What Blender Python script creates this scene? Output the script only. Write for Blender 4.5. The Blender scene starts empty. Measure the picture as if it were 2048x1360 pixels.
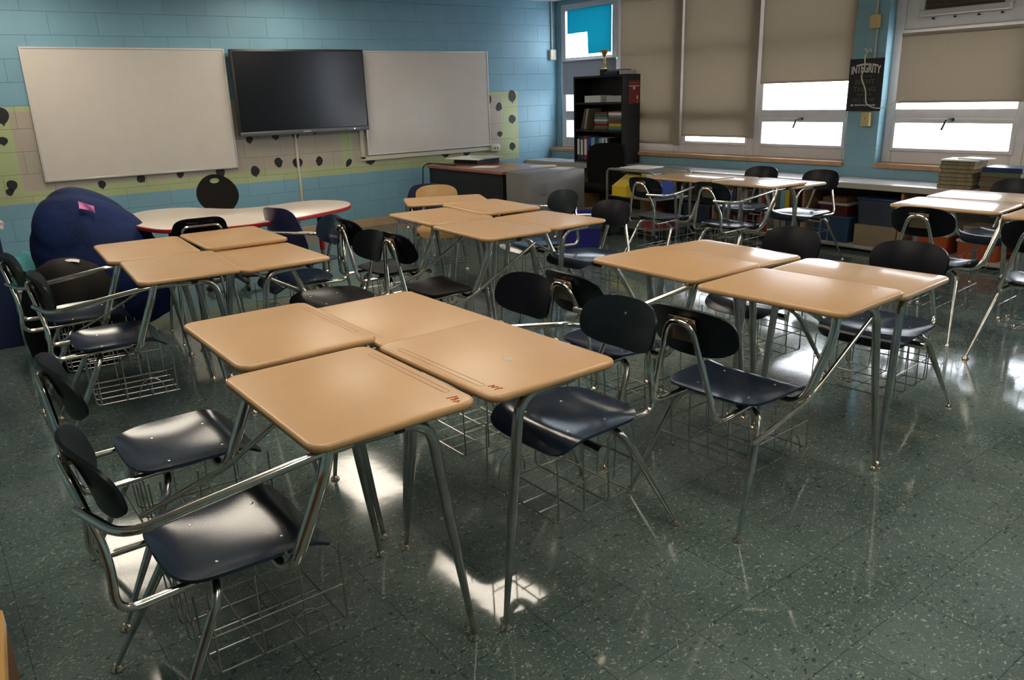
import bpy, bmesh, math, random
from mathutils import Vector, Matrix
PI = math.pi
C = bpy.context.scene.collection
D = bpy.data
random.seed(7)
R = math.radians

# ------------------------------------------------------------------ materials
def mat(name, col, rough=.5, metal=0., noise=0., nscale=8., bump=0., bscale=60., coat=0., spec=.5, sheen=0., cr=.12):
    m = D.materials.new(name); m.use_nodes = True
    nt = m.node_tree; b = nt.nodes['Principled BSDF']
    b.inputs['Base Color'].default_value = (*col, 1)
    b.inputs['Roughness'].default_value = rough
    b.inputs['Metallic'].default_value = metal
    b.inputs['Coat Weight'].default_value = coat
    b.inputs['Coat Roughness'].default_value = cr
    b.inputs['Specular IOR Level'].default_value = spec
    b.inputs['Sheen Weight'].default_value = sheen
    if noise or bump:
        tc = nt.nodes.new('ShaderNodeTexCoord')
    if noise:
        n = nt.nodes.new('ShaderNodeTexNoise'); n.inputs['Scale'].default_value = nscale; n.inputs['Detail'].default_value = 6
        nt.links.new(tc.outputs['Object'], n.inputs['Vector'])
        r = nt.nodes.new('ShaderNodeMapRange'); r.inputs['From Min'].default_value = .3; r.inputs['From Max'].default_value = .7
        r.inputs['To Min'].default_value = 1 - noise; r.inputs['To Max'].default_value = 1 + noise
        nt.links.new(n.outputs['Fac'], r.inputs['Value'])
        mx = nt.nodes.new('ShaderNodeVectorMath'); mx.operation = 'SCALE'
        mx.inputs[0].default_value = col
        nt.links.new(r.outputs['Result'], mx.inputs['Scale'])
        nt.links.new(mx.outputs['Vector'], b.inputs['Base Color'])
    if bump:
        n2 = nt.nodes.new('ShaderNodeTexNoise'); n2.inputs['Scale'].default_value = bscale; n2.inputs['Detail'].default_value = 4
        nt.links.new(tc.outputs['Object'], n2.inputs['Vector'])
        bp = nt.nodes.new('ShaderNodeBump'); bp.inputs['Strength'].default_value = bump; bp.inputs['Distance'].default_value = .01
        nt.links.new(n2.outputs['Fac'], bp.inputs['Height']); nt.links.new(bp.outputs['Normal'], b.inputs['Normal'])
    return m

def emit(name, col, s):
    m = D.materials.new(name); m.use_nodes = True; nt = m.node_tree
    b = nt.nodes['Principled BSDF']; b.inputs['Base Color'].default_value = (.8, .8, .8, 1)
    b.inputs['Emission Color'].default_value = (*col, 1); b.inputs['Emission Strength'].default_value = s
    return m

def N(nt, t, **kw):
    n = nt.nodes.new(t)
    for k, v in kw.items(): setattr(n, k, v)
    return n

def mathn(nt, op, a, b=None):
    n = N(nt, 'ShaderNodeMath', operation=op)
    for i, v in enumerate((a, b)):
        if v is None: continue
        if isinstance(v, (int, float)): n.inputs[i].default_value = v
        else: nt.links.new(v, n.inputs[i])
    return n.outputs[0]

def wall_mat(name, base, rot, band=False, bump=.35):
    """painted concrete block; the back wall carries the green band with its bare patches"""
    m = D.materials.new(name); m.use_nodes = True; nt = m.node_tree; b = nt.nodes['Principled BSDF']
    tc = N(nt, 'ShaderNodeTexCoord'); sep = N(nt, 'ShaderNodeSeparateXYZ'); nt.links.new(tc.outputs['Object'], sep.inputs[0])
    comb = N(nt, 'ShaderNodeCombineXYZ')
    nt.links.new(sep.outputs['X' if rot == 0 else 'Y'], comb.inputs[0]); nt.links.new(sep.outputs['Z'], comb.inputs[1])
    br = N(nt, 'ShaderNodeTexBrick'); br.offset = .5
    for k, v in (('Scale', 1.), ('Mortar Size', .0035), ('Mortar Smooth', .6), ('Brick Width', .4064), ('Row Height', .2015), ('Bias', 0.)):
        br.inputs[k].default_value = v
    br.inputs['Color1'].default_value = (1, 1, 1, 1); br.inputs['Color2'].default_value = (.93, .93, .93, 1); br.inputs['Mortar'].default_value = (.78, .78, .78, 1)
    mp = N(nt, 'ShaderNodeMapping'); mp.inputs['Location'].default_value = (.12, -.105, 0)
    nt.links.new(comb.outputs[0], mp.inputs['Vector']); nt.links.new(mp.outputs[0], br.inputs['Vector'])
    ns = N(nt, 'ShaderNodeTexNoise'); ns.inputs['Scale'].default_value = 1.3; ns.inputs['Detail'].default_value = 8
    nt.links.new(tc.outputs['Object'], ns.inputs['Vector'])
    col = N(nt, 'ShaderNodeRGB'); col.outputs[0].default_value = (*base, 1); cur = col.outputs[0]
    if band:
        x, z = sep.outputs['X'], sep.outputs['Z']
        def between(v, lo, hi): return mathn(nt, 'MULTIPLY', mathn(nt, 'GREATER_THAN', v, lo), mathn(nt, 'LESS_THAN', v, hi))
        def mix(f, c):
            n = N(nt, 'ShaderNodeMix', data_type='RGBA'); nt.links.new(f, n.inputs['Factor']); nt.links.new(cur, n.inputs['A'])
            n.inputs['B'].default_value = (*c, 1); return n.outputs['Result']
        green = mathn(nt, 'MULTIPLY', between(z, .648, 1.512), mathn(nt, 'LESS_THAN', x, 6.63))
        cur = mix(green, (.40, .455, .235))
        wob = mathn(nt, 'MULTIPLY', mathn(nt, 'SUBTRACT', ns.outputs['Fac'], .5), .10)
        xs = mathn(nt, 'ADD', x, wob); zs = mathn(nt, 'ADD', z, wob)
        bare = mathn(nt, 'ADD', between(xs, .845, 4.06), between(xs, 4.2, 6.37))
        bare = mathn(nt, 'MULTIPLY', bare, between(zs, .762, 1.47))
        cur = mix(bare, (.41, .355, .295))
    ns2 = N(nt, 'ShaderNodeMapRange'); ns2.inputs['From Min'].default_value = .3; ns2.inputs['From Max'].default_value = .7
    ns2.inputs['To Min'].default_value = .88; ns2.inputs['To Max'].default_value = 1.08; nt.links.new(ns.outputs['Fac'], ns2.inputs['Value'])
    m1 = N(nt, 'ShaderNodeMix', data_type='RGBA', blend_type='MULTIPLY'); m1.inputs['Factor'].default_value = .9
    nt.links.new(cur, m1.inputs['A']); nt.links.new(br.outputs['Color'], m1.inputs['B'])
    m2 = N(nt, 'ShaderNodeVectorMath', operation='SCALE'); nt.links.new(m1.outputs['Result'], m2.inputs[0]); nt.links.new(ns2.outputs['Result'], m2.inputs['Scale'])
    nt.links.new(m2.outputs[0], b.inputs['Base Color'])
    fine = N(nt, 'ShaderNodeTexNoise'); fine.inputs['Scale'].default_value = 140; fine.inputs['Detail'].default_value = 3
    nt.links.new(tc.outputs['Object'], fine.inputs['Vector'])
    hgt = mathn(nt, 'ADD', mathn(nt, 'MULTIPLY', br.outputs['Fac'], -1.), mathn(nt, 'MULTIPLY', fine.outputs['Fac'], .35))
    bp = N(nt, 'ShaderNodeBump'); bp.inputs['Strength'].default_value = bump; bp.inputs['Distance'].default_value = .006
    nt.links.new(hgt, bp.inputs['Height']); nt.links.new(bp.outputs[0], b.inputs['Normal'])
    b.inputs['Roughness'].default_value = .5
    return m

def floor_mat():
    m = D.materials.new('floor_tile'); m.use_nodes = True; nt = m.node_tree; b = nt.nodes['Principled BSDF']
    tc = N(nt, 'ShaderNodeTexCoord')
    br = N(nt, 'ShaderNodeTexBrick'); br.offset = 0.
    for k, v in (('Scale', 1.), ('Mortar Size', .0012), ('Mortar Smooth', .3), ('Brick Width', .3048), ('Row Height', .3048), ('Bias', 0.)):
        br.inputs[k].default_value = v
    br.inputs['Color1'].default_value = (1, 1, 1, 1); br.inputs['Color2'].default_value = (.84, .87, .86, 1); br.inputs['Mortar'].default_value = (.22, .22, .22, 1)
    nt.links.new(tc.outputs['Object'], br.inputs['Vector'])
    big = N(nt, 'ShaderNodeTexNoise'); big.inputs['Scale'].default_value = 2.2; big.inputs['Detail'].default_value = 7
    nt.links.new(tc.outputs['Object'], big.inputs['Vector'])
    base = N(nt, 'ShaderNodeValToRGB')
    base.color_ramp.elements[0].position = .3; base.color_ramp.elements[0].color = (.070, .104, .097, 1)
    base.color_ramp.elements[1].position = .7; base.color_ramp.elements[1].color = (.112, .155, .147, 1)
    nt.links.new(big.outputs['Fac'], base.inputs['Fac'])
    mul = N(nt, 'ShaderNodeMix', data_type='RGBA', blend_type='MULTIPLY'); mul.inputs['Factor'].default_value = 1.
    nt.links.new(base.outputs['Color'], mul.inputs['A']); nt.links.new(br.outputs['Color'], mul.inputs['B'])
    cur = mul.outputs['Result']
    dn = N(nt, 'ShaderNodeTexNoise'); dn.inputs['Scale'].default_value = 28.; dn.inputs['Detail'].default_value = 3
    nt.links.new(tc.outputs['Object'], dn.inputs['Vector'])
    dv = N(nt, 'ShaderNodeVectorMath', operation='SCALE'); nt.links.new(dn.outputs['Color'], dv.inputs[0]); dv.inputs['Scale'].default_value = .045
    dp = N(nt, 'ShaderNodeVectorMath', operation='ADD'); nt.links.new(tc.outputs['Object'], dp.inputs[0]); nt.links.new(dv.outputs[0], dp.inputs[1])
    # marbled flecks: short streaks, light then dark
    for sc, thr, c, loc, ang, f in (((62, 170, 1), .19, (.34, .36, .33), (0, 0, 0), .35, .85), ((150, 55, 1), .16, (.30, .32, .27), (3.1, 1.7, 0), .5, .7),
                                    ((40, 110, 1), .20, (.018, .030, .027), (5.3, .7, 0), .2, .7), ((300, 200, 1), .26, (.24, .27, .25), (9, 4, 0), .9, .6)):
        mp = N(nt, 'ShaderNodeMapping'); mp.inputs['Scale'].default_value = sc; mp.inputs['Location'].default_value = loc; mp.inputs['Rotation'].default_value = (0, 0, ang)
        nt.links.new(dp.outputs[0], mp.inputs['Vector'])
        vo = N(nt, 'ShaderNodeTexVoronoi'); vo.inputs['Scale'].default_value = 1.; nt.links.new(mp.outputs[0], vo.inputs['Vector'])
        sepc = N(nt, 'ShaderNodeSeparateColor'); nt.links.new(vo.outputs['Color'], sepc.inputs[0])
        size = mathn(nt, 'MULTIPLY', mathn(nt, 'POWER', sepc.outputs[0], 3.), thr * 2.2)
        near = mathn(nt, 'LESS_THAN', vo.outputs['Distance'], size)
        fac = mathn(nt, 'MULTIPLY', near, f)
        mx = N(nt, 'ShaderNodeMix', data_type='RGBA'); nt.links.new(fac, mx.inputs['Factor']); nt.links.new(cur, mx.inputs['A']); mx.inputs['B'].default_value = (*c, 1)
        cur = mx.outputs['Result']
    nt.links.new(cur, b.inputs['Base Color'])
    rr = N(nt, 'ShaderNodeMapRange'); rr.inputs['From Min'].default_value = .3; rr.inputs['From Max'].default_value = .75
    rr.inputs['To Min'].default_value = .045; rr.inputs['To Max'].default_value = .13; nt.links.new(big.outputs['Fac'], rr.inputs['Value'])
    nt.links.new(rr.outputs['Result'], b.inputs['Roughness'])
    b.inputs['Specular IOR Level'].default_value = .5
    wv = N(nt, 'ShaderNodeTexNoise'); wv.inputs['Scale'].default_value = 9.; wv.inputs['Detail'].default_value = 2
    nt.links.new(tc.outputs['Object'], wv.inputs['Vector'])
    hh = mathn(nt, 'ADD', wv.outputs['Fac'], mathn(nt, 'MULTIPLY', br.outputs['Fac'], -.25))
    bp = N(nt, 'ShaderNodeBump'); bp.inputs['Strength'].default_value = .035; bp.inputs['Distance'].default_value = .006
    nt.links.new(hh, bp.inputs['Height']); nt.links.new(bp.outputs[0], b.inputs['Normal'])
    return m

def shade_mat(name, col, tr):
    m = D.materials.new(name); m.use_nodes = True; nt = m.node_tree; out = nt.nodes['Material Output']; b = nt.nodes['Principled BSDF']
    b.inputs['Roughness'].default_value = .9; b.inputs['Base Color'].default_value = (*col, 1); b.inputs['Specular IOR Level'].default_value = .1
    tc = N(nt, 'ShaderNodeTexCoord'); n = N(nt, 'ShaderNodeTexNoise'); n.inputs['Scale'].default_value = 160; nt.links.new(tc.outputs['Object'], n.inputs['Vector'])
    r = N(nt, 'ShaderNodeMapRange'); r.inputs['To Min'].default_value = .8; r.inputs['To Max'].default_value = 1.2; nt.links.new(n.outputs['Fac'], r.inputs['Value'])
    s = N(nt, 'ShaderNodeVectorMath', operation='SCALE'); s.inputs[0].default_value = col; nt.links.new(r.outputs['Result'], s.inputs['Scale'])
    nt.links.new(s.outputs[0], b.inputs['Base Color'])
    t = N(nt, 'ShaderNodeBsdfTranslucent'); nt.links.new(s.outputs[0], t.inputs['Color'])
    mx = N(nt, 'ShaderNodeMixShader'); mx.inputs[0].default_value = tr
    nt.links.new(b.outputs[0], mx.inputs[1]); nt.links.new(t.outputs[0], mx.inputs[2]); nt.links.new(mx.outputs[0], out.inputs['Surface'])
    return m

def glass_mat(name, tint=(1, 1, 1), refl=.07, rough=.02):
    m = D.materials.new(name); m.use_nodes = True; nt = m.node_tree; out = nt.nodes['Material Output']
    nt.nodes.remove(nt.nodes['Principled BSDF'])
    t = N(nt, 'ShaderNodeBsdfTransparent'); t.inputs['Color'].default_value = (*tint, 1)
    g = N(nt, 'ShaderNodeBsdfGlossy'); g.inputs['Roughness'].default_value = rough
    mx = N(nt, 'ShaderNodeMixShader'); mx.inputs[0].default_value = refl
    nt.links.new(t.outputs[0], mx.inputs[1]); nt.links.new(g.outputs[0], mx.inputs[2]); nt.links.new(mx.outputs[0], out.inputs['Surface'])
    return m

M = {
 'wall_back': wall_mat('blue_block_with_green_band', (.185, .365, .47), 0, True, .75),
 'wall_side': wall_mat('blue_block', (.195, .355, .43), 1, False, .2),
 'wall_rear': wall_mat('blue_block_rear', (.20, .365, .42), 0, False, .2),
 'floor': floor_mat(),
 'ceiling': mat('ceiling_tile', (.62, .61, .57), .9, bump=.3, bscale=90),
 'cove': mat('tan_cove_base', (.44, .31, .19), .5, noise=.1),
 'sill': mat('wood_sill', (.42, .24, .12), .35, noise=.2, nscale=6),
 'winframe': mat('window_frame_paint', (.60, .58, .59), .45, noise=.05),
 'pane': glass_mat('window_glass'),
 'shade': shade_mat('roller_shade_fabric', (.40, .35, .285), .30),
 'shade_grey': shade_mat('grey_shade_fabric', (.36, .37, .39), .2),
 'teal': shade_mat('teal_fabric', (.002, .075, .112), .38),
 'desk': mat('tan_laminate', (.475, .285, .132), .36, noise=.05, nscale=5, bump=.03, bscale=220, spec=.38, coat=.14, cr=.22),
 'groove_shade': mat('groove_shadow', (.29, .16, .07), .4),
 'desk_b': mat('tan_laminate_worn', (.47, .30, .155), .40, noise=.09, nscale=3, bump=.03, bscale=220, spec=.3, coat=.6, cr=.11),
 'chrome': mat('chrome_tube', (.74, .69, .62), .14, 1., noise=.12, nscale=25),
 'chrome_dark': mat('worn_steel_tube', (.50, .49, .46), .22, 1., noise=.2, nscale=18),
 'glide': mat('nickel_glide', (.62, .5, .38), .2, 1.),
 'wire': mat('basket_wire', (.42, .40, .38), .3, 1.),
 'seat': mat('navy_plastic', (.011, .021, .042), .17, noise=.15, nscale=12, bump=.03, bscale=300),
 'seat_dk': mat('black_green_plastic', (.005, .010, .013), .36, noise=.15, nscale=12, bump=.04, bscale=300, spec=.22),
 'seat_bk': mat('black_plastic', (.004, .004, .007), .32, bump=.04, bscale=300, spec=.16),
 'seat_tan': mat('tan_plastic', (.38, .225, .08), .35, noise=.08),
 'seat_blue': mat('violet_blue_plastic', (.028, .032, .095), .3, noise=.1),
 'bracket': mat('dark_steel_bracket', (.05, .05, .05), .4, .8),
 'plate': mat('brown_steel_plate', (.30, .22, .15), .35, .9),
 'brass': mat('gold_metal', (.95, .66, .2), .3, 1.),
 'rivet': mat('rivet_metal', (.72, .62, .5), .25, 1.),
 'red_ink': mat('red_ink', (.55, .05, .03), .6),
 'chip': mat('chipped_core', (.42, .42, .40), .8, noise=.3, nscale=120),
 'board': mat('whiteboard_surface', (.60, .545, .49), .32, noise=.02, coat=.1),
 'alu': mat('aluminium_trim', (.62, .60, .57), .38, .6),
 'cream': mat('cream_plastic', (.56, .52, .41), .5),
 'yellowed': mat('yellowed_plastic', (.52, .40, .17), .5),
 'screen': mat('dark_screen', (.006, .006, .008), .18, spec=.5),
 'bezel': mat('dark_bezel', (.02, .02, .022), .35),
 'bezel_lip': mat('grey_bezel_lip', (.12, .12, .125), .35, .4),
 'led': emit('power_led', (.25, .12, 1.), 6.),
 'decal': mat('black_decal', (.009, .009, .012), .6),
 'bean': mat('dark_blue_microsuede', (.006, .017, .075), .8, noise=.4, nscale=4, bump=.9, bscale=13, spec=.25),
 'pink': mat('pink_tag', (.75, .22, .5), .6),
 'black_fab': mat('black_fabric', (.006, .006, .006), .8, bump=.15, bscale=200, spec=.1),
 'black_brown': mat('black_vinyl', (.008, .0065, .0055), .6, bump=.1, bscale=120, spec=.12),
 'white_paper': mat('white_paper', (.72, .70, .66), .7),
 'grey_paper': mat('grey_paper', (.46, .45, .43), .7),
 'teal_cloth': mat('teal_cloth', (.05, .25, .28), .8, noise=.2),
 'navy_panel': mat('navy_laminate', (.012, .022, .075), .45, noise=.1),
 'kidney': mat('off_white_laminate', (.62, .54, .47), .3, noise=.03, coat=.15),
 'red_edge': mat('red_edge_band', (.36, .012, .016), .35),
 'redwood': mat('reddish_brown_laminate', (.24, .085, .05), .3, noise=.2, nscale=9, coat=.2),
 'black': mat('black_paint', (.010, .010, .011), .45),
 'black_lam': mat('black_laminate', (.006, .006, .007), .5),
 'file': mat('grey_file_paint', (.14, .132, .125), .4, noise=.08),
 'lockgrey': mat('lock_plate_paint', (.19, .18, .185), .35, .3),
 'counter': mat('grey_laminate_counter', (.48, .46, .46), .25, coat=.2),
 'counter_edge': mat('counter_front_edge', (.40, .37, .31), .5),
 'cabinet_dark': mat('dark_shelf_board', (.10, .085, .07), .6),
 'oak': mat('oak_board', (.35, .2, .1), .5, noise=.15),
 'tanwood': mat('honey_wood_top', (.50, .28, .09), .35, noise=.15, nscale=5, coat=.2),
 'brownwood': mat('brown_wood_side', (.09, .035, .012), .4, noise=.25, nscale=7),
 'binblue': mat('blue_bin_plastic', (.012, .012, .16), .4),
 'bag': glass_mat('clear_bag_film', (.75, .75, .8), .22, .2),
 'cart': mat('cart_grey_tube', (.28, .27, .25), .35, .7),
 'yellow': mat('yellow_plastic', (.60, .42, .02), .4),
 'red': mat('red_card', (.20, .014, .014), .5),
 'blue': mat('blue_card', (.015, .05, .28), .5),
 'tealcard': mat('teal_card', (.08, .33, .30), .5),
 'lightblue': mat('light_blue_card', (.16, .38, .50), .5),
 'green': mat('green_card', (.03, .16, .10), .5),
 'orange': mat('orange_plastic', (.33, .06, .015), .45),
 'tote_blue': mat('blue_tote_plastic', (.02, .045, .10), .35),  # blue darkened to carry the shade under the counter
 'tote_grey': mat('blue_grey_tote_plastic', (.04, .05, .075), .35),
 'tote_red': mat('shaded_red_tote_plastic', (.085, .008, .011), .35),  # red darkened as well, under-counter shade put into the colour
 'tote_lid': mat('pale_tote_lid', (.35, .33, .32), .4),
 'beige_box': mat('beige_card', (.21, .16, .10), .8, noise=.1),  # beige toned down for the counter's shade, shared with other card items
 'bookpage': mat('old_book_paper', (.22, .17, .095), .8, noise=.3, nscale=40),
 'bookgreen': mat('olive_book_cover', (.09, .10, .05), .6),
 'booknavy': mat('navy_book_cover', (.012, .03, .09), .35),
 'bookbrown': mat('brown_book_cover', (.12, .055, .03), .6),
 'bookgrey': mat('grey_book_cover', (.2, .2, .19), .6),
 'poster': mat('black_poster', (.008, .008, .008), .6),
 'ink_white': mat('poster_white_ink', (.62, .6, .56), .7),
 'ink_grey': mat('poster_grey_ink', (.075, .075, .075), .7),
 'ac': mat('ac_frame_paint', (.52, .50, .49), .45),
 'ac_dark': mat('ac_grille', (.07, .05, .045), .6),
 'diffuser': emit('light_diffuser', (1., .89, .73), 11.5),
 'fixture': mat('light_fixture_paint', (.7, .7, .68), .5),
 'cord': mat('white_cord', (.60, .56, .45), .6),
 'cable': mat('black_cable', (.01, .01, .01), .5),
}

# ------------------------------------------------------------------ mesh tools
class MB:
    def __init__(s): s.bm = bmesh.new()
    def box(s, a, b, bev=0., seg=2, mtx=None):
        t = bmesh.new(); bmesh.ops.create_cube(t, size=1.)
        for v in t.verts:
            v.co = Vector((a[i] + (v.co[i] + .5) * (b[i] - a[i]) for i in range(3)))
        if bev: bmesh.ops.bevel(t, geom=list(t.edges), offset=bev, segments=seg, profile=.5, affect='EDGES')
        if mtx is not None: t.transform(mtx)
        s._join(t); return s
    def _join(s, t):
        me = D.meshes.new('tmp'); t.to_mesh(me); t.free(); s.bm.from_mesh(me); D.meshes.remove(me)
    def tube(s, pts, rad, seg=9, caps=True, closed=False):
        pts = [Vector(p) for p in pts]; n = len(pts); rings = []
        tang = []
        for i in range(n):
            a = pts[i - 1] if (i or closed) else pts[0]; b = pts[(i + 1) % n] if (i < n - 1 or closed) else pts[-1]
            tang.append((b - a).normalized())
        up = Vector((0, 0, 1)) if abs(tang[0].z) < .9 else Vector((1, 0, 0))
        nrm = (up - tang[0] * up.dot(tang[0])).normalized()
        for i in range(n):
            if i:
                q = tang[i - 1].rotation_difference(tang[i]); nrm = q @ nrm
                nrm = (nrm - tang[i] * nrm.dot(tang[i])).normalized()
            bn = tang[i].cross(nrm); r = rad[i] if isinstance(rad, (list, tuple)) else rad
            rings.append([s.bm.verts.new(pts[i] + (nrm * math.cos(2 * PI * k / seg) + bn * math.sin(2 * PI * k / seg)) * r) for k in range(seg)])
        for i in range(n - 1 if not closed else n):
            A, B = rings[i], rings[(i + 1) % n]
            for k in range(seg): s.bm.faces.new((A[k], A[(k + 1) % seg], B[(k + 1) % seg], B[k]))
        if caps and not closed:
            s.bm.faces.new(rings[0][::-1]); s.bm.faces.new(rings[-1])
        return s
    def lathe(s, prof, seg=20, at=(0, 0, 0)):
        at = Vector(at); rings = []
        for r, z in prof:
            rings.append([s.bm.verts.new(at + Vector((max(r, 1e-5) * math.cos(2 * PI * k / seg), max(r, 1e-5) * math.sin(2 * PI * k / seg), z))) for k in range(seg)])
        for A, B in zip(rings, rings[1:]):
            for k in range(seg): s.bm.faces.new((A[k], A[(k + 1) % seg], B[(k + 1) % seg], B[k]))
        s.bm.faces.new(rings[0][::-1]); s.bm.faces.new(rings[-1]); return s
    def loft(s, loops, cap=True):
        R_ = [[s.bm.verts.new(Vector(p)) for p in L] for L in loops]; n = len(R_[0])
        for A, B in zip(R_, R_[1:]):
            for k in range(n): s.bm.faces.new((A[k], A[(k + 1) % n], B[(k + 1) % n], B[k]))
        if cap: s.bm.faces.new(R_[0][::-1]); s.bm.faces.new(R_[-1])
        return s
    def poly(s, pts):
        s.bm.faces.new([s.bm.verts.new(Vector(p)) for p in pts]); return s
    def sheet(s, nu, nv, top, thick):
        """thin curved shell: top(u,v) in [-1,1]^2, thickness along -normal"""
        us = [-1 + 2 * i / nu for i in range(nu + 1)]; vs = [-1 + 2 * j / nv for j in range(nv + 1)]
        P = [[Vector(top(u, v)) for v in vs] for u in us]
        def nr(i, j):
            a = P[min(i + 1, nu)][j] - P[max(i - 1, 0)][j]; b = P[i][min(j + 1, nv)] - P[i][max(j - 1, 0)]
            c = a.cross(b); return c.normalized() if c.length > 1e-9 else Vector((0, 0, 1))
        A = [[s.bm.verts.new(P[i][j]) for j in range(nv + 1)] for i in range(nu + 1)]
        B = [[s.bm.verts.new(P[i][j] - nr(i, j) * thick) for j in range(nv + 1)] for i in range(nu + 1)]
        for i in range(nu):
            for j in range(nv):
                s.bm.faces.new((A[i][j], A[i + 1][j], A[i + 1][j + 1], A[i][j + 1]))
                s.bm.faces.new((B[i][j], B[i][j + 1], B[i + 1][j + 1], B[i + 1][j]))
        bd = [(i, 0) for i in range(nu)] + [(nu, j) for j in range(nv)] + [(i, nv) for i in range(nu, 0, -1)] + [(0, j) for j in range(nv, 0, -1)]
        for k in range(len(bd)):
            a, b = bd[k], bd[(k + 1) % len(bd)]
            s.bm.faces.new((A[a[0]][a[1]], B[a[0]][a[1]], B[b[0]][b[1]], A[b[0]][b[1]]))
        return s
    def xf(s, m): s.bm.transform(m); return s
    def mesh(s, name, m, smooth=True, ang=38):
        bmesh.ops.remove_doubles(s.bm, verts=list(s.bm.verts), dist=1e-6)
        bmesh.ops.recalc_face_normals(s.bm, faces=list(s.bm.faces))
        me = D.meshes.new(name); s.bm.to_mesh(me); s.bm.free()
        me.materials.append(M[m] if isinstance(m, str) else m)
        if smooth:
            me.shade_smooth(); me.set_sharp_from_angle(angle=R(ang))
        return me

def fillet(pts, rs, n=6):
    pts = [Vector(p) for p in pts]; out = [pts[0]]
    for i in range(1, len(pts) - 1):
        r = rs[i - 1] if isinstance(rs, (list, tuple)) else rs
        a = pts[i - 1] - pts[i]; b = pts[i + 1] - pts[i]
        t = min(r, a.length * .48, b.length * .48)
        p0 = pts[i] + a.normalized() * t; p2 = pts[i] + b.normalized() * t
        for k in range(n + 1):
            u = k / n; out.append(p0 * (1 - u) ** 2 + pts[i] * 2 * u * (1 - u) + p2 * u * u)
    out.append(pts[-1]); return out

def squircle(u, v, p):
    a = max(abs(u), abs(v))
    if a < 1e-9: return 0., 0.
    b = (abs(u) ** p + abs(v) ** p) ** (1 / p); return u * a / b, v * a / b

def rrect(w, d, r, inset=0., n=7, cx=0., cy=0.):
    hw, hd, rr = w / 2 - inset, d / 2 - inset, max(r - inset, .002); out = []
    for sx, sy, a0 in ((1, 1, 0), (-1, 1, 90), (-1, -1, 180), (1, -1, 270)):
        for k in range(n + 1):
            a = R(a0 + 90 * k / n); out.append((cx + sx * (hw - rr) + rr * math.cos(a), cy + sy * (hd - rr) + rr * math.sin(a)))
    return out

def slab(mb, outline, z0, z1, b, n=5):
    """plate with rounded (bullnose) edges; outline(inset) -> list of xy"""
    L = []
    for k in range(n + 1):
        a = R(90 * k / n); L.append((b * (1 - math.sin(a)), z0 + b * (1 - math.cos(a))))
    for k in range(n + 1):
        a = R(90 * k / n); L.append((b * (1 - math.cos(a)), z1 - b * (1 - math.sin(a))))
    mb.loft([[(x, y, z) for x, y in outline(i)] for i, z in L]); return mb

def obj(name, me, parent=None, loc=None, label=None):
    o = D.objects.new(name, me); C.objects.link(o)
    if parent is not None: o.parent = parent
    if loc is not None: o.location = loc
    if label: o['label'] = label
    return o
def tag(o, label, cat, group=None):
    o['label'] = label; o['category'] = cat
    if group: o['group'] = group
    return o
def thing(name, label, cat, loc=(0, 0, 0), rz=0., group=None):
    o = D.objects.new(name, None); C.objects.link(o); o.empty_display_size = .1
    o.location = loc; o.rotation_euler = (0, 0, rz); return tag(o, label, cat, group)
def struct(name, mb, m, smooth=False):
    o = obj(name, mb.mesh(name, m, smooth)); o['kind'] = 'structure'; return o
def solo(name, mb, m, label, cat, group=None, loc=None, rz=0., smooth=True, ang=38):
    o = obj(name, mb.mesh(name, m, smooth, ang), None, loc); o.rotation_euler.z = rz; return tag(o, label, cat, group)
def copy_tree(o, parent=None):
    c = o.copy(); C.objects.link(c)
    if parent is not None: c.parent = parent
    for ch in list(o.children): copy_tree(ch, c)
    return c

# ------------------------------------------------------------------ room shell
XW, YB, ZC = 7.2, 8.63, 2.62     # window wall face, back wall face, ceiling
X0, Y0 = -1.6, -2.2
struct('floor', MB().box((X0 - .2, Y0 - .2, -.1), (7.6, YB + .2, 0)), 'floor')
struct('ceiling', MB().box((X0 - .2, Y0 - .2, ZC), (7.6, YB + .2, ZC + .1)), 'ceiling')
struct('wall_back', MB().box((X0 - .2, YB, 0), (7.6, YB + .2, ZC)), 'wall_back')
struct('wall_left', MB().box((X0 - .2, Y0, 0), (X0, YB, ZC)), 'wall_side')
struct('wall_front', MB().box((X0 - .2, Y0 - .2, 0), (7.6, Y0, ZC)), 'wall_rear')
wr = MB()
wr.box((XW, Y0, 0), (7.55, YB, .715))                    # under the sills
wr.box((XW, Y0, .715), (7.55, .85, ZC))                  # right of the second bay
wr.box((XW, 3.952, .715), (7.55, 4.262, ZC))             # pillar
wr.box((7.3, 8.53, .715), (7.55, YB, ZC))                # sliver in the corner
wr.box((7.3, .85, 2.565), (7.55, 3.952, ZC)).box((7.3, 4.262, 2.565), (7.55, 8.53, ZC))
struct('wall_right', wr, 'wall_side')
struct('baseboard_back', MB().box((X0, YB - .008, 0), (6.74, YB, .105), .003, 1), 'cove')
struct('trim_1', MB().box((7.165, 4.265, .713), (7.335, YB - .001, .755), .006, 2), 'sill', True)
struct('trim_2', MB().box((7.165, .85, .713), (7.335, 3.948, .755), .006, 2), 'sill', True)

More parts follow.
